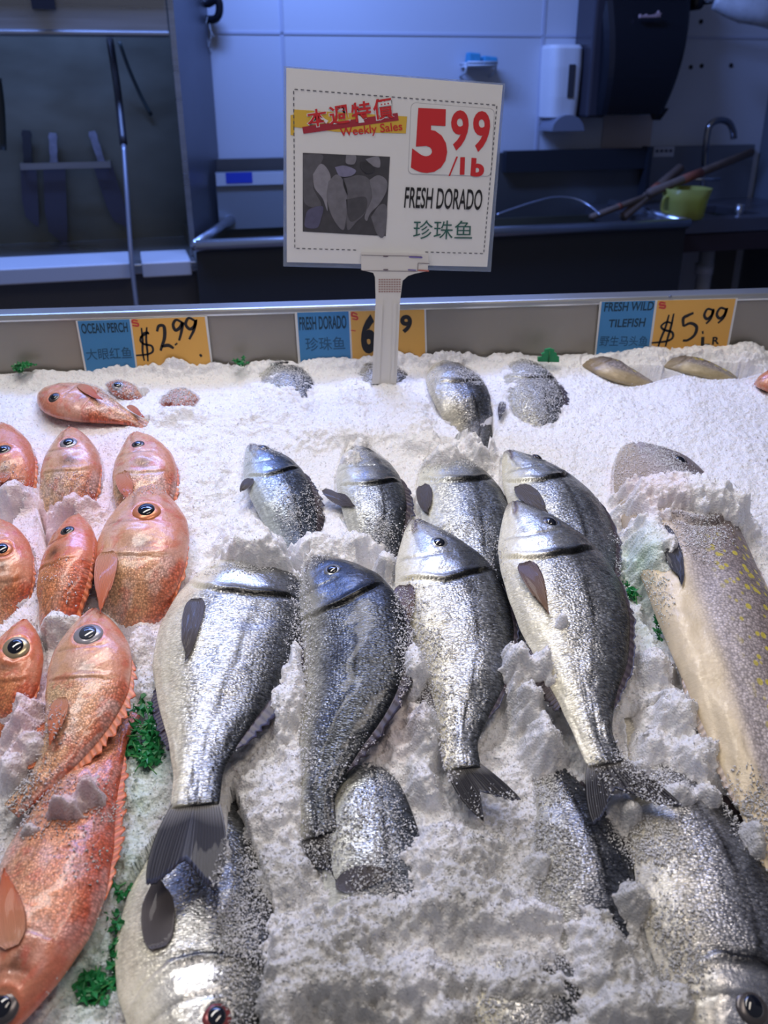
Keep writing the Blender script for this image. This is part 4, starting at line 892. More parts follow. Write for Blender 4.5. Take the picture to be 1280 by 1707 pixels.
    if tail:      # dict(tipL=(px,py,h), tipR=(px,py,h), notch=(px,py,h))
        nr, nj = 31, 12; base = surf(.975, 0)[0]-Nr[-1]*TH[int(.975*(ns-1))]
        bD = S[-4]+Qr[-4]*top[-4]*.95; bV = S[-4]-Qr[-4]*bot[-4]*.95
        tips = [uvh(*tail['dorsal']), uvh(*tail['notch']), uvh(*tail['ventral'])]; A = np.zeros((nr, nj, 3)); tear = tail.get('tear', 0)
        for a_ in range(nr):
            u_ = a_/(nr-1)*2-1; b0 = bD*(1-(u_+1)/2)+bV*((u_+1)/2); tip = tips[0] if u_ < 0 else tips[2]; k_ = abs(u_)**.62; end = tips[1]*(1-k_)+tip*k_
            out = abs(u_)**3
            end = end+(-T[-1]*0)+(rng.random()-.5)*.003*T[-1]
            LL_ = np.linalg.norm(end-b0); end = end+T[-1]*LL_*.07*math.sin(math.pi*abs(u_))*(1 if not tail.get('tear') else 0)
            ctrl = b0*.5+end*.5-Q[-1]*np.sign(u_)*LL_*.16*abs(u_)**2+T[-1]*.12*np.linalg.norm(end-b0)*abs(u_); ctrl[2] = max(ctrl[2], b0[2]*.5+end[2]*.5)
            for b_ in range(nj):
                x = b_/(nj-1); A[a_, b_] = b0*(1-x)**2+2*ctrl*x*(1-x)+end*x*x
                A[a_, b_, 2] += (.0004 if a_ % 2 else -.0002)*(1-abs(2*x-1)**3)
        sheet('tail_fin', A, FM[tail.get('m', fk[0])]); RASTER.append((A, np.ones(A.shape[:2], bool), clear))
    TV = V[:, :half].reshape(-1, 3)
    def toph(q_):
        dd_ = (TV[:, 0]-q_[0])**2+(TV[:, 1]-q_[1])**2; k_ = int(np.argmin(dd_)); return TV[k_, 2] if dd_[k_] < 2.5e-5 else -1.0
    for pf in ([pec] if isinstance(pec, dict) else (pec or [])):  # dict(base=(px,py), tip=(px,py), w0, w1 (px), h offset)
        i_ = int(ns*pf.get('s', .3)); hb = S[i_][2]+TH[i_]*pf.get('k', .9); 
        for _ in range(4): hb = max(toph(uvh(*pf['base'], hb)), S[i_][2])
        b0 = uvh(*pf['base'], hb); b1 = uvh(*pf['tip'], hb+pf.get('dh', 0)); ax = b1-b0; LL = np.linalg.norm(ax); ax /= LL; pq = np.array([-ax[1], ax[0], 0]); mp_ = pxm(*pf['base'], hb)
        nr, nj = 19, 14; A = np.zeros((nr, nj, 3)); w0, w1 = pf['w0']*mp_, pf['w1']*mp_; sk = pf.get('skew', .25)
        for a_ in range(nr):
            u_ = a_/(nr-1)*2-1; ll = LL*(1-.55*smoothstep(-1, 1, u_*np.sign(sk))*abs(sk)*2) if sk else LL*(1-.18*abs(u_)**2.5)
            for b_ in range(nj):
                x = b_/(nj-1); ww = (w0+(w1-w0)*math.sin(min(1, x*2)*math.pi/2))*(1-x**pf.get('pw', 2.3))**.7*(.55+.45*min(1, x/.1))+.0008
                A[a_, b_] = b0+ax*ll*x+pq*u_*ww*.5+np.array([0, 0, .0015+.004*math.sin(math.pi*x*.9)*(1-u_*u_*.7)+(.0005 if a_ % 2 else 0)])
                A[a_, b_, 2] = max(A[a_, b_, 2], toph(A[a_, b_])+.0015+.003*x)
        sheet('pectoral_fin', A, FM[pf.get('m', fk[1])]); RASTER.append((A, np.ones(A.shape[:2], bool), clear))
    def edge_fin(nm, s0, s1, hgt, sgn, m_, spiny):
        nr = 46; nj = 5; A = np.zeros((nr, nj, 3))
        for a_ in range(nr):
            f_ = a_/(nr-1); s_ = s0+(s1-s0)*f_; i_ = min(int(s_*(ns-1)), ns-1); e_ = top[i_] if sgn > 0 else -bot[i_]
            b0 = S[i_]+Qr[i_]*e_*.96; hh = hgt*LEN*(math.sin(math.pi*min(1, f_*1.02+.04))**.5)*(1-(.25 if spiny and a_ % 3 == 1 else 0))*(.7+.5*rng.random())
            for b_ in range(nj): x = b_/(nj-1); A[a_, b_] = b0+Qr[i_]*sgn*hh*x+T[i_]*hh*x*.9+np.array([0, 0, -.15*hh*x])
        sheet(nm, A, m_); RASTER.append((A, np.ones(A.shape[:2], bool), clear))
    if dorsal: edge_fin('dorsal_fin', .33, .86, dorsal if not isinstance(dorsal, bool) else {'dor': .035, 'per': .028, 'til': .02}[kind], 1, FM[fk[2]], kind == 'per')
    if anal: edge_fin('anal_fin', .62, .84, anal if not isinstance(anal, bool) else {'dor': .035, 'per': .03, 'til': .02}[kind], -1, FM[fk[2]], False)
    FISH[label] = dict(S=S, wm=wm)
    return t

# ------------------------------------------------------------------ the sea breams
FR = 'sea breams lying on the crushed ice'
fish('dor', 'large pale-bellied sea bream at front, head sunk in ice, dark forked tail fully spread', [(428, 915, -.014), (402, 968, .010), (368, 1060, .020), (350, 1150, .024), (334, 1240, .034), (328, 1300, .042), (325, 1345, .048)], 236, 1, seed=3, gpx=(395, 985), eye=False, thick=.34, group=FR,
     tail=dict(dorsal=(362, 1482, .058), notch=(309, 1432, .058), ventral=(244, 1474, .058)), anal=.018, pec=dict(base=(328, 1000), tip=(309, 1108), w0=30, w1=36, s=.3, skew=-.12, k=.95), head_s=.20)
fish('dor', 'dark grey sea bream with arched back between the pale-bellied and green-eyed ones', [(520, 932, .012), (545, 985, .018), (572, 1060, .02), (574, 1150, .018), (545, 1250, .016), (527, 1330, .014), (532, 1395, .010)], 196, 1, roll=22, seed=11, epx=(552, 952, 13), gpx=(570, 1002), shade=.42, thick=.50, group=FR, tint=(.62, .64, .68),
     eye=(.095, .30, .030), tail=dict(dorsal=(566, 1470, .010), notch=(548, 1450, .010), ventral=(522, 1440, .004)), dorsal=.03)
fish('dor', 'silver sea bream with green-ringed eye and orange-brown fin, tail torn in the ice', [(693, 868, .030), (722, 940, .030), (752, 1030, .028), (767, 1110, .026), (766, 1190, .028), (764, 1240, .030), (772, 1282, .032)], 186, 1, seed=21, epx=(733, 903, 14), gpx=(742, 962), iris=iris_d, thick=.36, group=FR, eye=(.135, .30, .032),
     tail=dict(dorsal=(868, 1332, .030), notch=(800, 1318, .030), ventral=(806, 1368, .026)), pec=dict(base=(674, 978), tip=(670, 1070), w0=30, w1=38, m='dor_pec2', s=.28, k=.5, skew=0), dorsal=.02)
fish('dor', 'bright silver sea bream at right centre with torn fan tail, overlapping the one behind', [(858, 838, .046), (892, 905, .046), (932, 990, .044), (955, 1070, .040), (968, 1150, .040), (986, 1220, .040), (1010, 1275, .040)], 196, 1, seed=31, epx=(917, 871, 14), gpx=(902, 926), iris=iris_dk, thick=.36, group=FR, eye=(.15, .30, .033),
     tail=dict(dorsal=(1138, 1344, .042), notch=(1026, 1316, .042), ventral=(988, 1374, .038)), pec=[dict(base=(874, 940), tip=(914, 1026), w0=30, w1=34, s=.28, k=.9, skew=.0, m='dor_pec2')], dorsal=.02)
fish('dor', 'sea bream behind the right centre one, head turned left, fin over its cheek', [(848, 752, .016), (885, 800, .020), (930, 870, .022), (955, 950, .020), (968, 1030, .014), (980, 1110, .004)], 158, 1, seed=41, epx=(906, 750, 10), gpx=(905, 797), iris=iris_dk, thick=.36, group=FR, eye=(.16, .42, .030),
     pec=dict(base=(862, 812), tip=(912, 866), w0=18, w1=32, s=.28, k=1.0, skew=.1), dorsal=.02, tint=(.92, .95, 1.0), anal=False)
fish('dor', 'sea bream in the middle row, head buried, wide silver back and curved left fin', [(742, 745, -.012), (748, 790, .008), (766, 850, .020), (778, 920, .018), (782, 1000, .004), (780, 1090, -.03), (780, 1180, -.06)], 150, 1, seed=51, gpx=(748, 798), eye=False, thick=.34, group=FR, head_s=.2,
     pec=dict(base=(703, 812), tip=(714, 868), w0=16, w1=26, s=.3, k=.6, skew=.1), tint=(.9, .94, 1.0), anal=False)
fish('dor', 'sea bream in the middle row, only rounded back and tan fin above the ice', [(592, 742, -.004), (604, 790, .012), (618, 845, .018), (622, 895, .004), (620, 960, -.03), (620, 1040, -.06)], 112, 1, seed=61, gpx=(604, 806), eye=False, thick=.40, group=FR, head_s=.2,
     pec=dict(base=(540, 818), tip=(592, 858), w0=12, w1=22, s=.4, k=.9, skew=.1), tint=(.8, .85, .95), anal=False)
fish('dor', 'small dark blue sea bream at the left of the middle row with a clouded eye', [(418, 742, .010), (440, 776, .016), (464, 825, .018), (482, 870, .006), (496, 930, -.03), (505, 1010, -.06)], 104, 1, seed=71, epx=(441, 747, 9), gpx=(450, 788), iris=iris_dk, pupil=pupil_cloud, thick=.38, group=FR, shade=.25, eye=(.11, .20, .026),head_s=.19,
     pec=dict(base=(418, 800), tip=(402, 822), w0=14, w1=18, s=.25, k=.4, skew=.1), tint=(.62, .72, .9), anal=False)
# back row
fish('dor', 'sea bream in the back row nearly hidden under ice, left of the sign post', [(450, 590, -.02), (462, 620, -.002), (478, 655, .002), (488, 700, -.02), (495, 760, -.05), (495, 820, -.08)], 90, 1, seed=81, eye=False, thick=.36, group=FR, tint=(.7, .75, .85), dorsal=False, anal=False, clear=False)
fish('dor', 'sea bream in the back row just below the sign post, only dark patches showing', [(612, 598, -.02), (630, 625, .002), (642, 650, .000), (648, 690, -.022), (650, 750, -.05), (650, 810, -.08)], 88, 1, seed=91, eye=False, thick=.36, group=FR, shade=.3, tint=(.55, .55, .58), dorsal=False, anal=False, clear=False)
fish('dor', 'sea bream in the back row with its scaly grey back clear of the ice', [(738, 600, -.010), (750, 634, .012), (766, 668, .012), (778, 700, -.006), (786, 750, -.045), (790, 830, -.07)], 100, 1, seed=101, gpx=(752, 634), eye=False, thick=.38, group=FR, shade=.12, tint=(.72, .72, .74), dorsal=False, anal=False)
fish('dor', 'half covered sea bream at the right end of the back row, dark fin beside it', [(858, 592, -.010), (872, 625, .004), (888, 665, .006), (900, 710, -.008), (908, 760, -.04), (912, 830, -.08)], 96, 1, seed=111, gpx=(872, 628), eye=False, thick=.36, group=FR, tint=(.8, .82, .86), pec=dict(base=(838, 672), tip=(832, 702), w0=8, w1=12, s=.4, k=.4, skew=0), anal=False, clear=False)
# lower layer
fish('dor', 'large sea bream at bottom left, head down and red-eyed, belly along the green leaves', [(338, 1850, .008), (330, 1765, .010), (318, 1670, .008), (312, 1570, .002), (322, 1470, -.006), (345, 1370, -.02), (365, 1290, -.04)], 268, -1, seed=121, epx=(362, 1690, 20), gpx=(372, 1590), iris=iris_r, group=FR, eye=(.29, .28, .026), head_s=.45, thick=.30,
     pec=dict(base=(266, 1582), tip=(262, 1462), w0=38, w1=54, s=.3, k=.7, skew=0, pw=7), dorsal=False, anal=False)
fish('dor', 'sea bream under the dark arched one\'s tail, a blue-silver scaly flank patch in ice', [(640, 1700, -.055), (625, 1600, -.030), (615, 1500, -.004), (612, 1400, .008), (610, 1310, .004), (612, 1220, -.03)], 172, -1, seed=131, eye=False, thick=.34, group=FR, tint=(.82, .88, 1.0), dorsal=False, anal=False,
     pec=dict(base=(560, 1478), tip=(655, 1462), w0=20, w1=40, s=.5, k=.7, skew=.1, m='dor_pec'), clear=False)
fish('dor', 'sea bream lying diagonally under the torn tails, dark slate back with scales', [(930, 1750, -.035), (960, 1650, -.020), (975, 1550, -.004), (968, 1450, .006), (945, 1360, .004), (915, 1290, -.002), (888, 1225, -.010)], 176, -1, seed=141, eye=False, thick=.36, group=FR, shade=.25, tint=(.62, .64, .72), dorsal=.02, anal=False, clear=False)
fish('dor', 'large sea bream at bottom right with a round dark eye, tail end under crushed ice', [(1222, 1840, .010), (1215, 1740, .012), (1205, 1640, .012), (1185, 1540, .012), (1160, 1440, .010), (1125, 1350, .004), (1085, 1265, -.006), (1060, 1200, -.02)], 262, -1, seed=151, epx=(1255, 1678, 22), gpx=(1212, 1588), iris=iris_dk, group=FR, eye=(.25, .34, .028), head_s=.40, thick=.34, tint=(.85, .85, .9), dorsal=.02, anal=False)
fish('dor', 'sea bream buried at the bottom centre, only a pale cheek and dark head top showing', [(850, 1790, -.012), (858, 1720, .008), (868, 1650, .006), (872, 1570, -.012), (872, 1500, -.05)], 190, -1, seed=161, eye=False, group=FR, thick=.30, dorsal=False, anal=False, head_s=.45, clear=False)

# ------------------------------------------------------------------ the tilefish
TG = 'tilefish on the crushed ice'
fish('til', 'large brown tilefish with yellow spots and cream belly lying along the right side', [(1062, 742, .006), (1100, 800, .010), (1142, 900, .020), (1188, 1010, .028), (1222, 1110, .030), (1262, 1230, .028), (1300, 1360, .022), (1330, 1480, .016), (1350, 1580, .010)], 208, 1, seed=171, epx=(1136, 768, 16), gpx=(1125, 865), group=TG, iris=iris_dk,
     eye=(.10, .62, .030), pec=dict(base=(1106, 878), tip=(1134, 982), w0=18, w1=32, s=.26, k=.7, skew=-.15), dorsal=.012, anal=.012, head_s=.20)
fish('til', 'brown tilefish head in the back row right of the bright green leaf', [(975, 600, -.002), (1000, 608, .006), (1035, 622, .006), (1080, 642, -.02), (1120, 662, -.05)], 58, 1, seed=181, group=TG, eye=False, dorsal=False, anal=False, tint=(.62, .58, .5))
fish('til', 'brown tilefish head in the back row under the 5.99 tag\'s right end', [(1098, 600, -.008), (1130, 606, .004), (1170, 614, .006), (1220, 634, -.014), (1260, 660, -.05)], 52, 1, seed=191, group=TG, eye=False, dorsal=False, anal=False, tint=(.62, .60, .5))
fish('til', 'tilefish almost wholly buried at the right edge, brown specks showing through', [(1225, 690, -.04), (1250, 735, -.020), (1272, 800, -.016), (1300, 870, -.024), (1330, 960, -.04)], 110, 1, seed=201, group=TG, eye=False, dorsal=False, anal=False, clear=False, tint=(.6, .6, .55))

# ------------------------------------------------------------------ the ocean perches
PG = 'ocean perches on the crushed ice'
fish('per', 'orange perch lying crosswise at the back left, head to the left, belly fins up', [(66, 656, .012), (100, 664, .020), (150, 676, .022), (200, 692, .014), (245, 710, .0)], 92, -1, seed=211, epx=(90, 661, 10), gpx=(135, 680), group=PG, eye=(.10, -.30, .035), iris=iris_dk, dorsal=False, anal=False, thick=.5,
     pec=[dict(base=(132, 644), tip=(172, 668), w0=12, w1=20, s=.3, k=.6), dict(base=(214, 678), tip=(242, 698), w0=8, w1=12, s=.7, k=.9)])
fish('per', 'small pink perch head showing behind the crosswise orange perch', [(178, 642, .010), (196, 645, .012), (225, 660, .002), (250, 680, -.03)], 40, -1, seed=221, epx=(197, 643, 10), group=PG, eye=(.22, -.2, .09), dorsal=False, anal=False, tint=(.85, .8, .85), thick=.5)
fish('per', 'perch nearly buried in back left ice, faint pink flank with one orange fin', [(268, 668, -.012), (290, 664, .004), (310, 664, .004), (335, 672, -.012), (355, 690, -.04)], 52, -1, seed=231, group=PG, eye=False, dorsal=False, anal=False, clear=False, thick=.4, tint=(1, .95, .95),
     pec=dict(base=(283, 668), tip=(272, 678), w0=8, w1=12, s=.3, k=.8))
fish('per', 'orange-red perch head cut by the left edge, beside the upper two pink perches', [(0, 706, .014), (8, 740, .018), (12, 785, .012), (10, 835, -.012), (8, 910, -.05), (0, 990, -.08)], 90, 1, seed=241, epx=(6, 748, 13), gpx=(15, 800), group=PG, eye=(.125, -.05, .036), thick=.5, tint=(1, .82, .75), iris=iris_dk,
     pec=dict(base=(8, 790), tip=(-2, 815), w0=18, w1=26, s=.4, k=.7), anal=False)
fish('per', 'pink perch head with half closed dark eye, in the second row at left', [(118, 714, .014), (119, 745, .018), (118, 790, .014), (112, 835, -.004), (108, 910, -.05), (100, 1000, -.08)], 98, 1, seed=251, epx=(113, 738, 15), gpx=(110, 782), group=PG, eye=(.085, .0, .038), thick=.5, anal=False, dorsal=.02, iris=iris_gr, tint=(1, 1.05, 1.1))
fish('per', 'pink perch head with orange fin, behind the large-eyed perch', [(226, 722, .014), (237, 755, .018), (242, 800, .016), (238, 845, .002), (230, 910, -.04), (222, 1000, -.08)], 106, 1, seed=261, epx=(231, 740, 11), gpx=(226, 786), group=PG, eye=(.075, .02, .030), thick=.5, dorsal=.02, anal=False, iris=iris_dk, tint=(1, 1.05, 1.1),
     pec=dict(base=(203, 790), tip=(218, 845), w0=20, w1=26, s=.4, k=.5, skew=0))
fish('per', 'large orange perch with a big dark blue eye and long red pectoral fin', [(250, 808, .024), (243, 870, .030), (234, 940, .028), (222, 1005, .004), (212, 1080, -.04), (200, 1190, -.09)], 152, 1, seed=271, epx=(246, 852, 24), gpx=(237, 925), group=PG, eye=(.115, .05, .052), iris=iris_o, thick=.46, dorsal=.014, anal=False, head_s=.31,
     pec=dict(base=(180, 922), tip=(168, 1026), w0=32, w1=36, s=.4, k=.3, skew=0))
fish('per', 'orange-red perch seen from its back with a small dark eye, left of the big-eyed one', [(130, 860, .026), (122, 905, .028), (110, 960, .026), (100, 1020, .010), (88, 1080, -.03), (80, 1160, -.07)], 104, 1, seed=281, epx=(111, 884, 12), gpx=(98, 932), group=PG, eye=(.075, -.30, .036), iris=iris_dk, thick=.72, roll=28, anal=False, dorsal=.03, tint=(1.05, .8, .65))
fish('per', 'orange perch head cut by the left edge at mid height, small round eye', [(-4, 866, .018), (2, 905, .022), (6, 960, .014), (4, 1010, -.012), (0, 1080, -.05), (-4, 1150, -.08)], 96, 1, seed=291, epx=(4, 915, 17), gpx=(15, 965), group=PG, eye=(.165, -.05, .042), thick=.5, iris=iris_o, anal=False, tint=(1.05, .85, .7), dorsal=.02)
fish('per', 'orange-red perch head with gold-rimmed oval eye at the left edge, lower row', [(42, 1034, .020), (28, 1080, .026), (12, 1140, .014), (-6, 1200, -.015), (-20, 1290, -.05), (-30, 1380, -.09)], 108, 1, seed=301, epx=(25, 1079, 22), gpx=(20, 1132), group=PG, eye=(.125, -.02, .060), iris=iris_g, thick=.5, anal=False, tint=(1.05, .78, .62), dorsal=.02, head_s=.3)
fish('per', 'whole perch with large cloudy grey eye, dark tail pointing lower left', [(157, 1016, .030), (152, 1080, .036), (146, 1150, .034), (120, 1220, .030), (70, 1300, .024), (18, 1352, .018)], 138, 1, seed=311, epx=(148, 1057, 25), gpx=(152, 1125), group=PG, eye=(.125, .0, .062), iris=iris_gr, pupil=pupil_cloud, thick=.46, head_s=.33,
     pec=dict(base=(104, 1165), tip=(84, 1245), w0=20, w1=30, s=.35, k=.2, skew=0), dorsal=.035, anal=.05)
fish('per', 'big red perch at the bottom left corner, head down, scales glittering', [(-8, 1740, .024), (20, 1665, .030), (48, 1590, .032), (78, 1500, .030), (100, 1420, .024), (130, 1340, .016), (180, 1250, .006), (215, 1190, -.004)], 190, -1, seed=321, epx=(2, 1680, 24), gpx=(60, 1560), group=PG, eye=(.10, .0, .045), iris=iris_dk, thick=.50, head_s=.30, tint=(1.0, .80, .80),
     pec=dict(base=(22, 1580), tip=(8, 1450), w0=36, w1=58, s=.3, k=.9, skew=0), dorsal=.025, anal=False)
fish('per', 'red perch snout cut off by the right edge at the back of the ice', [(1258, 640, .010), (1280, 636, .020), (1310, 640, .016), (1345, 655, .0)], 62, 1, seed=331, group=PG, eye=(.3, .3, .05), thick=.5, anal=False, dorsal=False, tint=(.9, .7, .6))

# ------------------------------------------------------------------ crushed ice
GU0, GU1, GV0, GV1, ST_ = -1.0, 1.22, -.58, V_BACK-.003, .0016
gu = np.arange(GU0, GU1, ST_); gv = np.arange(GV0, GV1, ST_); UU, VV = np.meshgrid(gu, gv, indexing='ij')
def splat(V, m, G):            # rasterise fish surface points as a height map
    nr, nc = V.shape[:2]
    for du in (0, .33, .67):
        for dv in (0, .33, .67):
            A = V[:-1, :-1]*(1-du)*(1-dv)+V[1:, :-1]*du*(1-dv)+V[:-1, 1:]*(1-du)*dv+V[1:, 1:]*du*dv; M = m[:-1, :-1] & m[1:, 1:]
            P = A[M]; i = ((P[:, 0]-GU0)/ST_).astype(int); j = ((P[:, 1]-GV0)/ST_).astype(int); ok = (i >= 0) & (j >= 0) & (i < G.shape[0]) & (j < G.shape[1])
            np.maximum.at(G, (i[ok], j[ok]), P[ok, 2])
FT = np.full(UU.shape, -1.0); FC = np.full(UU.shape, -1.0); LO = np.full(UU.shape, 9.0)
FT2 = np.full(UU.shape, -1.0)
for V, m_, clr in RASTER:
    splat(V, m_, FT)
    if clr: splat(V, m_, FT2)
def dil(G):
    o = G.copy(); o[1:] = np.maximum(o[1:], G[:-1]); o[:-1] = np.maximum(o[:-1], G[1:]); o[:, 1:] = np.maximum(o[:, 1:], G[:, :-1]); o[:, :-1] = np.maximum(o[:, :-1], G[:, 1:]); return o
FT = dil(FT); FT2 = dil(FT2)
def blur(G, n):
    for _ in range(n):
        G = (G+np.roll(G, 1, 0)+np.roll(G, -1, 0))/3; G = (G+np.roll(G, 1, 1)+np.roll(G, -1, 1))/3
    return G
inside = (FT2 > -.5).astype(float)
front = smoothstep(.55, -.15, VV)            # 1 near the viewer: coarser, lumpier ice
def facets(x, y, cell, seed):       # every cell is one chip with its own height and tilt
    rg = np.random.default_rng(seed); g = rg.random((256, 256, 5)); xi = np.floor(x/cell).astype(int); yi = np.floor(y/cell).astype(int)
    best = np.full(x.shape, 9.0); out = np.zeros(x.shape)
    for a_ in (-1, 0, 1):
        for b_ in (-1, 0, 1):
            q = g[(xi+a_) & 255, (yi+b_) & 255]; dx = x/cell-(xi+a_+q[..., 0]); dy = y/cell-(yi+b_+q[..., 1]); d_ = dx*dx+dy*dy; m_ = d_ < best
            hh = (q[..., 2]-.5)+(q[..., 3]-.5)*1.7*dx+(q[..., 4]-.5)*1.7*dy-.35*d_; out = np.where(m_, hh, out); best = np.where(m_, d_, best)
    return out
wx = UU+(fbm(UU*90, VV*90, 2, 21)-.5)*.004; wy = VV+(fbm(UU*90, VV*90, 2, 22)-.5)*.004
fc1 = facets(wx, wy*.9, .0105, 31); fc2 = facets(wx*.95, wy, .0052, 32)
big = fbm(UU*9, VV*9, 3, 40)-.5; med = fbm(UU*34, VV*34, 3, 50)-.5; sml = fbm(UU*120, VV*120, 3, 60)-.5; grit = fbm(UU*330, VV*330, 2, 70)-.5
ridge = 1-np.abs(fbm(UU*46, VV*46, 3, 80)*2-1)
H = .003+big*.018+med*(.004+.011*front)+sml*(.0035+.003*front)+grit*(.0016+.0020*front)+(ridge-.8)*.004*front+fc1*(.0005+.0024*front)+fc2*(.0009+.0012*front)
# the ice banks a little against the fish and fills hollows between them
near = np.clip(blur(inside, 10), 0, 1); H = H+.006*near*(1-inside)
hollow = np.where(inside > 0, np.minimum(H, FT2-.006), H); H = hollow
CN = (fbm(UU*60, VV*60, 3, 97)-.5)*.009+(fbm(UU*200, VV*200, 2, 99)-.5)*.004; CF = fc1*.0024+fc2*.0014
CE = (fbm(UU*55, VV*55, 3, 90)-.5)*.55+(fbm(UU*150, VV*150, 2, 95)-.5)*.25
def cover(px, py, rx, ry, h, ang=0, soft=.95, rough=.85):
    """a heap of crushed ice centred at a spot of the display"""
    global H
    if py > 1000 and h > .025: h = h*1.2+.002
    c = uvh(px, py, h*.5); ex = uvh(px+rx, py, h*.5)-c; ey = uvh(px, py-ry, h*.5)-c; ru, rv = abs(ex[0]), abs(ey[1])
    a = R(ang); du, dv = UU-c[0], VV-c[1]; x = (du*math.cos(a)+dv*math.sin(a))/ru; y = (-du*math.sin(a)+dv*math.cos(a))/rv
    r = np.sqrt(x*x+y*y)*.88+CE*rough
    k = np.clip((1-r)/soft, 0, 1); k = k*k*(3-2*k)
    n = CN+CF*front
    H = np.maximum(H, H+(np.maximum(h+n-H, 0))*k)
for c_ in [
    (465, 645, 60, 50, .017), (640, 645, 56, 40, .016), (880, 640, 60, 50, .021), (590, 660, 26, 40, .018), (700, 690, 30, 40, .016), (870, 1640, 120, 60, .026), (900, 1720, 100, 60, .024), (850, 1580, 100, 50, .020), (1270, 790, 60, 90, .010), (620, 1520, 70, 40, .020),
    # back edge heaps hiding the lower edge of the tags
    (60, 622, 90, 14, .012), (190, 608, 70, 16, .020), (285, 600, 75, 18, .030), (360, 604, 60, 14, .018), (450, 604, 80, 16, .018), (560, 600, 80, 16, .020), (650, 594, 60, 20, .026), (740, 590, 80, 18, .026), (840, 598, 60, 14, .016),
    (1010, 596, 70, 12, .014), (1090, 590, 60, 14, .022), (1160, 588, 60, 14, .018), (1235, 586, 70, 20, .024),
    # middle
    (425, 922, 84, 34, .066, 0, .8), (742, 764, 40, 20, .046), (590, 768, 28, 18, .040),
    (790, 742, 44, 30, .050), (640, 940, 30, 26, .034), (705, 900, 16, 24, .020),
    (400, 905, 62, 55, .030), (330, 800, 60, 90, .016), (560, 720, 120, 26, .022), (700, 735, 60, 22, .024), (450, 690, 100, 30, .020),
    (430, 915, 70, 26, .034), (520, 910, 60, 30, .034), (590, 905, 55, 24, .030), (640, 850, 16, 60, .018), (505, 820, 14, 46, .016),
    (1100, 838, 78, 50, .078, 0, .8), (1085, 918, 54, 60, .070, 0, .8), (1170, 842, 74, 40, .080, 0, .8), (1215, 850, 60, 34, .066), (1075, 780, 26, 30, .030),
    (1110, 960, 30, 40, .052),
    # front: on and between the breams
    (690, 1120, 40, 60, .050), (705, 1215, 42, 60, .044), (708, 1300, 30, 40, .026), (655, 1200, 30, 70, .024), (862, 1110, 42, 46, .062), (885, 1170, 40, 60, .050), (905, 1235, 46, 46, .040), (930, 1060, 26, 26, .062),
    (905, 1120, 28, 50, .060), (492, 1120, 22, 80, .030), (470, 1180, 34, 80, .030), (490, 1290, 26, 90, .022), (450, 1330, 60, 80, .022),
    (1095, 1110, 40, 40, .034), (1130, 1190, 60, 60, .036), (1170, 1260, 60, 50, .034), (1090, 1240, 36, 40, .026), (1180, 1330, 30, 30, .030), (1130, 1330, 40, 30, .032), (1065, 1290, 30, 26, .034), (1050, 1350, 30, 34, .028),
    (1255, 1395, 30, 50, .040),
    (740, 1420, 90, 70, .030), (800, 1400, 60, 50, .022), (760, 1500, 120, 60, .030), (620, 1540, 110, 60, .022), (520, 1580, 110, 90, .036), (470, 1450, 60, 60, .020), (560, 1640, 150, 60, .036), (700, 1640, 90, 70, .030), (870, 1530, 110, 34, .026),
    (1010, 1590, 60, 100, .036), (1060, 1500, 50, 50, .032), (1040, 1680, 90, 60, .036), (470, 1660, 50, 120, .036), (1130, 1680, 50, 60, .030), (905, 1440, 30, 40, .024), (740, 1700, 70, 60, .026),
    # over the perches
    (120, 845, 60, 22, .034), (20, 820, 44, 22, .034), (250, 825, 30, 12, .030), (100, 1045, 60, 22, .036), (110, 1365, 60, 26, .060), (150, 1330, 40, 24, .056), (40, 1200, 44, 50, .040), (60, 1250, 50, 36, .036), (20, 1290, 34, 30, .036), (150, 1310, 50, 34, .030), (120, 1350, 40, 30, .036), (290, 660, 30, 8, .012), (300, 690, 60, 16, .022), (60, 1400, 40, 24, .042), (300, 930, 40, 40, .020), (230, 1060, 30, 40, .020),
]: cover(*c_)
# small open-bed gaps that show the green leaves
def dent(px, py, rx, ry, d):
    global H
    c = uvh(px, py); ex = uvh(px+rx, py)-c; ey = uvh(px, py-ry)-c; r = np.hypot((UU-c[0])/abs(ex[0]), (VV-c[1])/abs(ey[1]))+(fbm(UU*60, VV*60, 2, 33)-.5)*.5
    H = H-d*np.clip(1.2-r, 0, 1)
GREENS = [(238, 1225, 34, 60, .010), (1045, 960, 22, 44, .012), (197, 1560, 12, 70, .006), (150, 1645, 30, 26, .004), (1090, 1040, 16, 24, .006)]
for g_ in GREENS: dent(g_[0], g_[1], g_[2]*1.2, g_[3]*1.2, .020)
edge_drop = smoothstep(GU0, GU0+.05, UU)*smoothstep(GU1, GU1-.05, UU)*smoothstep(GV0, GV0+.03, VV)
H = H*edge_drop-.03*(1-edge_drop)
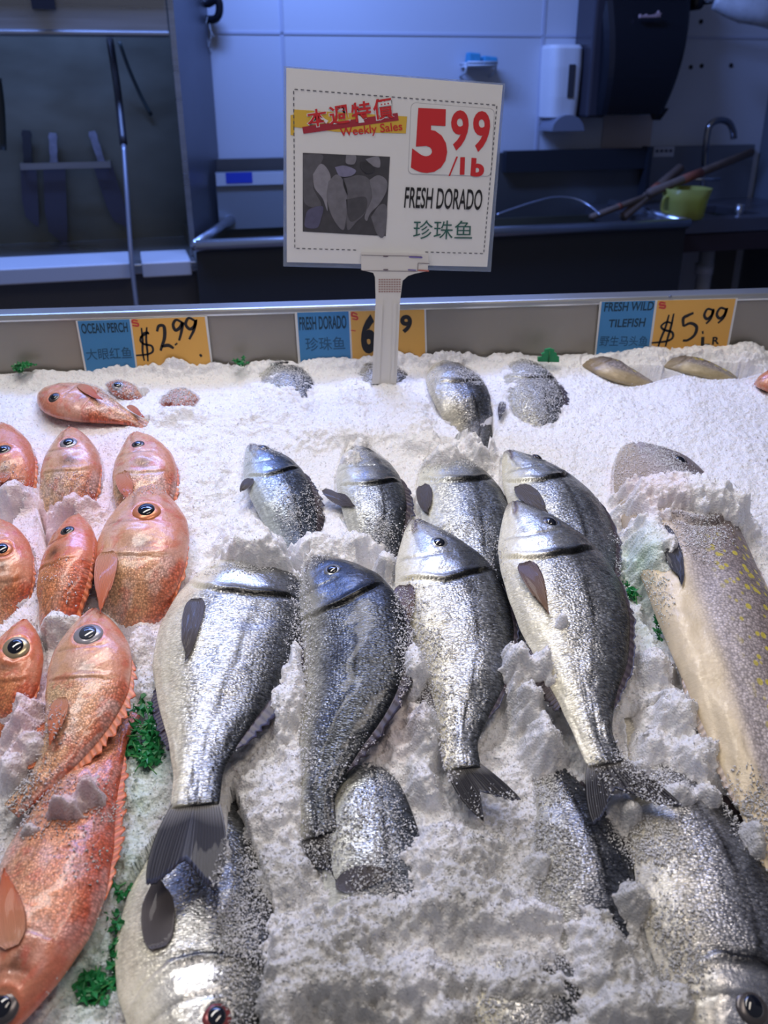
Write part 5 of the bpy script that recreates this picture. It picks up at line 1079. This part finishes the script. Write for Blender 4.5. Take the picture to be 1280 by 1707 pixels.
# pigment: pinker patches, mostly near the perches, greyer slush near the front, faint green by the leaves
pink = np.zeros_like(H)
for px, py, rx, ry, k_ in ((110, 860, 190, 170, .75), (60, 1200, 110, 120, .8), (280, 1030, 110, 90, .35), (140, 1350, 90, 120, .8), (60, 1500, 120, 160, .3), (1070, 850, 60, 90, .35), (640, 1230, 80, 60, .28), (200, 790, 120, 60, .4)):
    c = uvh(px, py); ex = uvh(px+rx, py)-c; ey = uvh(px, py-ry)-c; r = np.hypot((UU-c[0])/abs(ex[0]), (VV-c[1])/abs(ey[1])); pink = np.maximum(pink, k_*np.clip(1-r*r, 0, 1)*(.5+fbm(UU*25, VV*25, 3, 5)))
green = np.zeros_like(H)
for px, py, rx, ry, k_ in ((235, 1270, 70, 110, .8), (150, 1620, 80, 110, .7), (1060, 970, 46, 60, .7), (1075, 1060, 40, 60, .4), (210, 1420, 50, 120, .5)):
    c = uvh(px, py); ex = uvh(px+rx, py)-c; ey = uvh(px, py-ry)-c; r = np.hypot((UU-c[0])/abs(ex[0]), (VV-c[1])/abs(ey[1])); green = np.maximum(green, k_*np.clip(1-r*r, 0, 1)*(.3+fbm(UU*40, VV*40, 3, 6)))
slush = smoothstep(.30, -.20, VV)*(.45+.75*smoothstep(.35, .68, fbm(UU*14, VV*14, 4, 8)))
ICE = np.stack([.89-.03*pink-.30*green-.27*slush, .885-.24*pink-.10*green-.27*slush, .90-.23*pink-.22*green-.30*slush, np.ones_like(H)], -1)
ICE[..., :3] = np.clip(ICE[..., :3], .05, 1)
nu, nv = UU.shape; Pw = w3(np.stack([UU, VV, H], -1).reshape(-1, 3))
i = np.arange(nu-1)[:, None]; j = np.arange(nv-1)[None, :]
qf = np.stack([i*nv+j, (i+1)*nv+j, (i+1)*nv+j+1, i*nv+j+1], -1).reshape(-1, 4)

def ice_mat(name, sss, trans, rough, bumpd, scale=1.0):
    m = bpy.data.materials.new(name); m.use_nodes = True; nt = m.node_tree; N = nt.nodes; L = nt.links; b = N['Principled BSDF']
    at = N.new('ShaderNodeAttribute'); at.attribute_name = 'pigment'; L.new(at.outputs['Color'], b.inputs['Base Color'])
    b.inputs['Roughness'].default_value = rough; b.inputs['IOR'].default_value = 1.31
    b.inputs['Subsurface Weight'].default_value = sss; b.inputs['Subsurface Radius'].default_value = (.8, .9, 1.0); b.inputs['Subsurface Scale'].default_value = .006
    b.inputs['Transmission Weight'].default_value = trans; b.inputs['Specular IOR Level'].default_value = .6
    if bumpd:
        tc = N.new('ShaderNodeTexCoord'); v = N.new('ShaderNodeTexVoronoi'); v.inputs['Scale'].default_value = 380*scale; v.feature = 'F1'; L.new(tc.outputs['Object'], v.inputs['Vector'])
        n = N.new('ShaderNodeTexNoise'); n.inputs['Scale'].default_value = 150*scale; n.inputs['Detail'].default_value = 6; L.new(tc.outputs['Object'], n.inputs['Vector'])
        a = N.new('ShaderNodeMath'); a.operation = 'MULTIPLY_ADD'; a.inputs[1].default_value = .6; L.new(v.outputs['Distance'], a.inputs[0]); L.new(n.outputs['Fac'], a.inputs[2])
        bp = N.new('ShaderNodeBump'); bp.inputs['Strength'].default_value = .8; bp.inputs['Distance'].default_value = bumpd; L.new(a.outputs[0], bp.inputs['Height']); L.new(bp.outputs[0], b.inputs['Normal'])
    return m
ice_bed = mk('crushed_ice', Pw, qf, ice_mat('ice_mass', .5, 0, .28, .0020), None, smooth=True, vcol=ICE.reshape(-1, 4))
tag(ice_bed, 'white crushed ice bed filling the whole display case around the fish', 'crushed ice', kind='stuff')

# loose ice grains: denser around the fish edges and in the frosted patches over them
FROST = [  # px, py, rx, ry, density of grains lying on the fish
    (470, 645, 60, 50, .85), (640, 645, 60, 46, .80), (875, 650, 60, 56, .75), (765, 635, 50, 16, .5), (740, 770, 50, 22, .6), (595, 765, 22, 18, .5), (430, 750, 40, 26, .35), (300, 668, 60, 34, .85), (200, 655, 36, 20, .55),
    (1100, 830, 70, 100, .9), (1180, 870, 80, 30, .5), (1270, 800, 60, 110, .9), (1030, 640, 50, 12, .5), (1170, 640, 60, 14, .5), (120, 830, 56, 30, .3), (240, 840, 40, 16, .2), (20, 810, 40, 26, .3), (110, 1010, 60, 40, .12),
    (400, 965, 60, 14, .35), (500, 1100, 24, 160, .5), (530, 1400, 60, 60, .35), (520, 940, 26, 26, .4), (620, 1360, 80, 100, .35), (640, 1490, 70, 40, .7), (700, 1130, 40, 120, .7), (720, 1260, 40, 60, .6), (830, 1345, 60, 30, .22),
    (900, 1430, 60, 70, .75), (900, 1300, 40, 60, .5), (1010, 1320, 50, 40, .2), (1085, 1290, 60, 50, .8), (1080, 1400, 60, 60, .7), (860, 1640, 110, 80, .75), (1130, 1590, 50, 90, .5), (400, 1560, 40, 140, .75), (430, 1440, 50, 70, .8),
    (100, 1360, 100, 50, .3), (60, 1260, 60, 60, .3), (150, 1400, 40, 90, .15), (30, 1320, 40, 40, .5), (820, 930, 14, 60, .3), (680, 880, 20, 30, .2), (520, 850, 20, 40, .5), (620, 890, 60, 20, .5), (760, 900, 40, 16, .25), (1255, 1370, 40, 70, .6), (1060, 970, 30, 70, .5), (160, 640, 40, 14, .4), (490, 860, 30, 30, .5)]
Fz = np.zeros_like(H)
for px, py, rx, ry, k_ in FROST:
    c = uvh(px, py, .02); ex = uvh(px+rx, py, .02)-c; ey = uvh(px, py-ry, .02)-c; r = np.hypot((UU-c[0])/abs(ex[0]), (VV-c[1])/abs(ey[1])); Fz = np.maximum(Fz, k_*np.clip(1.25-r, 0, 1)**.7)
Fz = Fz*smoothstep(.25, .75, Fz*.5+fbm(UU*45, VV*45, 3, 77)*.9)
expo = (FT > H+.0005)                    # fish surface is exposed here
edgeband = np.clip(blur((~expo).astype(float), 4), 0, 1)
# density map in view only
cx_ = (Pw-CAM); dep = (cx_@FW).reshape(H.shape); sxp = ((cx_@RT).reshape(H.shape)/dep*F+640); syp = (853.5-(cx_@UP).reshape(H.shape)/dep*F)
inview = (sxp > -60) & (sxp < 1340) & (syp < 1790)
dens = np.where(expo, np.clip(Fz*1.5, 0, 1)*1.6+.08*smoothstep(.12, .5, edgeband), .10+.12*front)*inview
cell = dens/dens.sum(); NCH = 90000
idx = RNG.choice(dens.size, NCH, p=cell.ravel()); iu, iv = np.unravel_index(idx, dens.shape)
cu = gu[iu]+RNG.random(NCH)*ST_; cv = gv[iv]+RNG.random(NCH)*ST_
on = expo[iu, iv]; hb = np.where(on, FT[iu, iv]+.0004, H[iu, iv])
size = (.0005+.0014*RNG.random(NCH)**2.4)*(.8+.3*front[iu, iv]); big_ = (RNG.random(NCH) < .012*front[iu, iv]) & ~on; size = np.where(big_, size*2.6, size)
octa = np.array([(1, 0, 0), (-1, 0, 0), (0, 1, 0), (0, -1, 0), (0, 0, 1), (0, 0, -1)], float); of = np.array([(0, 2, 4), (2, 1, 4), (1, 3, 4), (3, 0, 4), (2, 0, 5), (1, 2, 5), (3, 1, 5), (0, 3, 5)])
Vc = octa[None]*(.55+.75*RNG.random((NCH, 6, 1)))+(RNG.random((NCH, 6, 3))-.5)*.5
qn = RNG.normal(size=(NCH, 4)); qn /= np.linalg.norm(qn, axis=1)[:, None]; a, b, c, d = qn.T
Rm = np.stack([1-2*(c*c+d*d), 2*(b*c-a*d), 2*(b*d+a*c), 2*(b*c+a*d), 1-2*(b*b+d*d), 2*(c*d-a*b), 2*(b*d-a*c), 2*(c*d+a*b), 1-2*(b*b+c*c)], -1).reshape(-1, 3, 3)
Vc = Vc*np.array([1.25, .85, .5]); Vc = np.einsum('nij,nkj->nki', Rm, Vc)*size[:, None, None]
Vc = Vc+np.stack([cu, cv, hb+size*.25], -1)[:, None, :]
Pc = w3(Vc.reshape(-1, 3)); fcs = (of[None]+6*np.arange(NCH)[:, None, None]).reshape(-1, 3)
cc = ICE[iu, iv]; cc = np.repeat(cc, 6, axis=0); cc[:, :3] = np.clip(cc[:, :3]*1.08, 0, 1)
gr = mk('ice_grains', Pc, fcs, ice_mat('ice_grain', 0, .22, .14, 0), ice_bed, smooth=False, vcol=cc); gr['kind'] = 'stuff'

# ------------------------------------------------------------------ green leaves
leafm = mat('leaf_green', (.015, .20, .055), .35, 0, noise=(60, .5, .2)); leafb = mat('leaf_bright', (.01, .26, .08), .3, 0)
def leaves(px, py, rx, ry, h, n, size, label, m=leafm, seed=1, name='curly_parsley', stand=0.0):
    rg = np.random.default_rng(seed); c0 = uvh(px, py, h); t = thing(name, w3(c0), label, 'parsley', 'green garnish leaves in the ice'); mp_ = pxm(px, py, h); mb = MB(); ms = MB()
    for k in range(n):
        an = rg.random()*2*math.pi; rr_ = rg.random()**.5; q = uvh(px+rx*rr_*math.cos(an), py+ry*rr_*math.sin(an), h+rg.random()*.008)
        d = rg.random()*2*math.pi; s_ = size*(.6+.8*rg.random()); tilt = rg.normal()*.6; ax = np.array([math.cos(d), math.sin(d), math.sin(tilt)*.7+stand]); ax /= np.linalg.norm(ax); bx = np.array([-math.sin(d), math.cos(d), rg.normal()*.4]); bx /= np.linalg.norm(bx)
        nn = np.cross(ax, bx); pts = []; M = 14
        for z in range(M):
            a_ = 2*math.pi*z/M; r_ = s_*(.72+.28*math.cos(5*a_))*(1 if z % 2 else .72); pts.append(q+ax*(r_*math.cos(a_)+s_*.6)+bx*r_*math.sin(a_)*.8+nn*s_*.22*math.sin(3*a_))
        P_ = [w3(p) for p in pts]; cen = w3(q+ax*s_*.6+nn*s_*.15); nw = w3(nn)-w3(np.zeros(3))
        top = [p+nw*.0003 for p in P_]+[cen+nw*.0003]; bot = [p-nw*.0003 for p in P_]+[cen-nw*.0003]
        f = [(z, (z+1) % M, M) for z in range(M)]+[((z+1) % M+M+1, z+M+1, 2*M+1) for z in range(M)]+[(z, z+M+1, (z+1) % M+M+1, (z+1) % M) for z in range(M)]
        mb.add(top+bot, f); 
        if k % 3 == 0: ms.tube([w3(q-ax*s_*1.2), w3(q), w3(q+ax*s_)], .0007, 6)
    mb.build('foliage', m, t); ms.build('stem', mat('stem_green', (.06, .26, .06), .5), t, smooth=True)
leaves(240, 1225, 30, 56, -.004, 70, .010, 'dark green curly parsley patch between the perch and the pale-bellied bream', seed=1)
leaves(1046, 965, 18, 44, .000, 46, .009, 'green parsley strip between the right centre bream and the tilefish belly', seed=2)
leaves(196, 1545, 9, 80, -.004, 40, .009, 'green parsley along the belly of the bottom left bream', seed=3)
leaves(160, 1645, 34, 24, -.006, 30, .009, 'green parsley glimpsed under ice in the bottom left beside the red perch', seed=4)
leaves(40, 611, 18, 5, .022, 26, .007, 'small green parsley sprig at the back left edge of the ice', seed=5, stand=.5)
leaves(401, 605, 10, 4, .022, 14, .006, 'tiny green parsley sprig on the back edge between the first two price tags', seed=6, stand=.5)
leaves(1098, 1040, 6, 20, .000, 12, .007, 'small green parsley bit beside the tilefish belly edge', seed=8)
# bright green plastic leaf
q0 = uvh(914, 602, .02); t = thing('plastic_leaf', w3(q0), 'bright green plastic garnish leaf at the back edge left of the tilefish tag', 'garnish leaf')
mb = MB(); ypq = lambda x, y: ypl(x, y, w3(q0)[1]-.004)
out = [(897, 603), (897, 596), (905, 595), (903, 590), (908, 588), (909, 583), (918, 581), (924, 583), (923, 587), (928, 589), (928, 593), (932, 595), (932, 604)]
fr = [ypq(*p) for p in out]; bk = [p+np.array([0, .006, 0]) for p in fr]; n = len(out)
mb.add(fr+bk, [tuple(range(n)), tuple(range(2*n-1, n-1, -1))]+[(k, n+k, n+(k+1) % n, (k+1) % n) for k in range(n)]); mb.build('blade', leafb, t)
mb = MB(); mb.tube([ypq(914, 604)+np.array([0, -.001, 0]), ypq(916, 586)+np.array([0, -.001, 0])], .0012, 6); mb.build('midrib', mat('leaf_rib', (.02, .16, .05), .4), t, smooth=True)
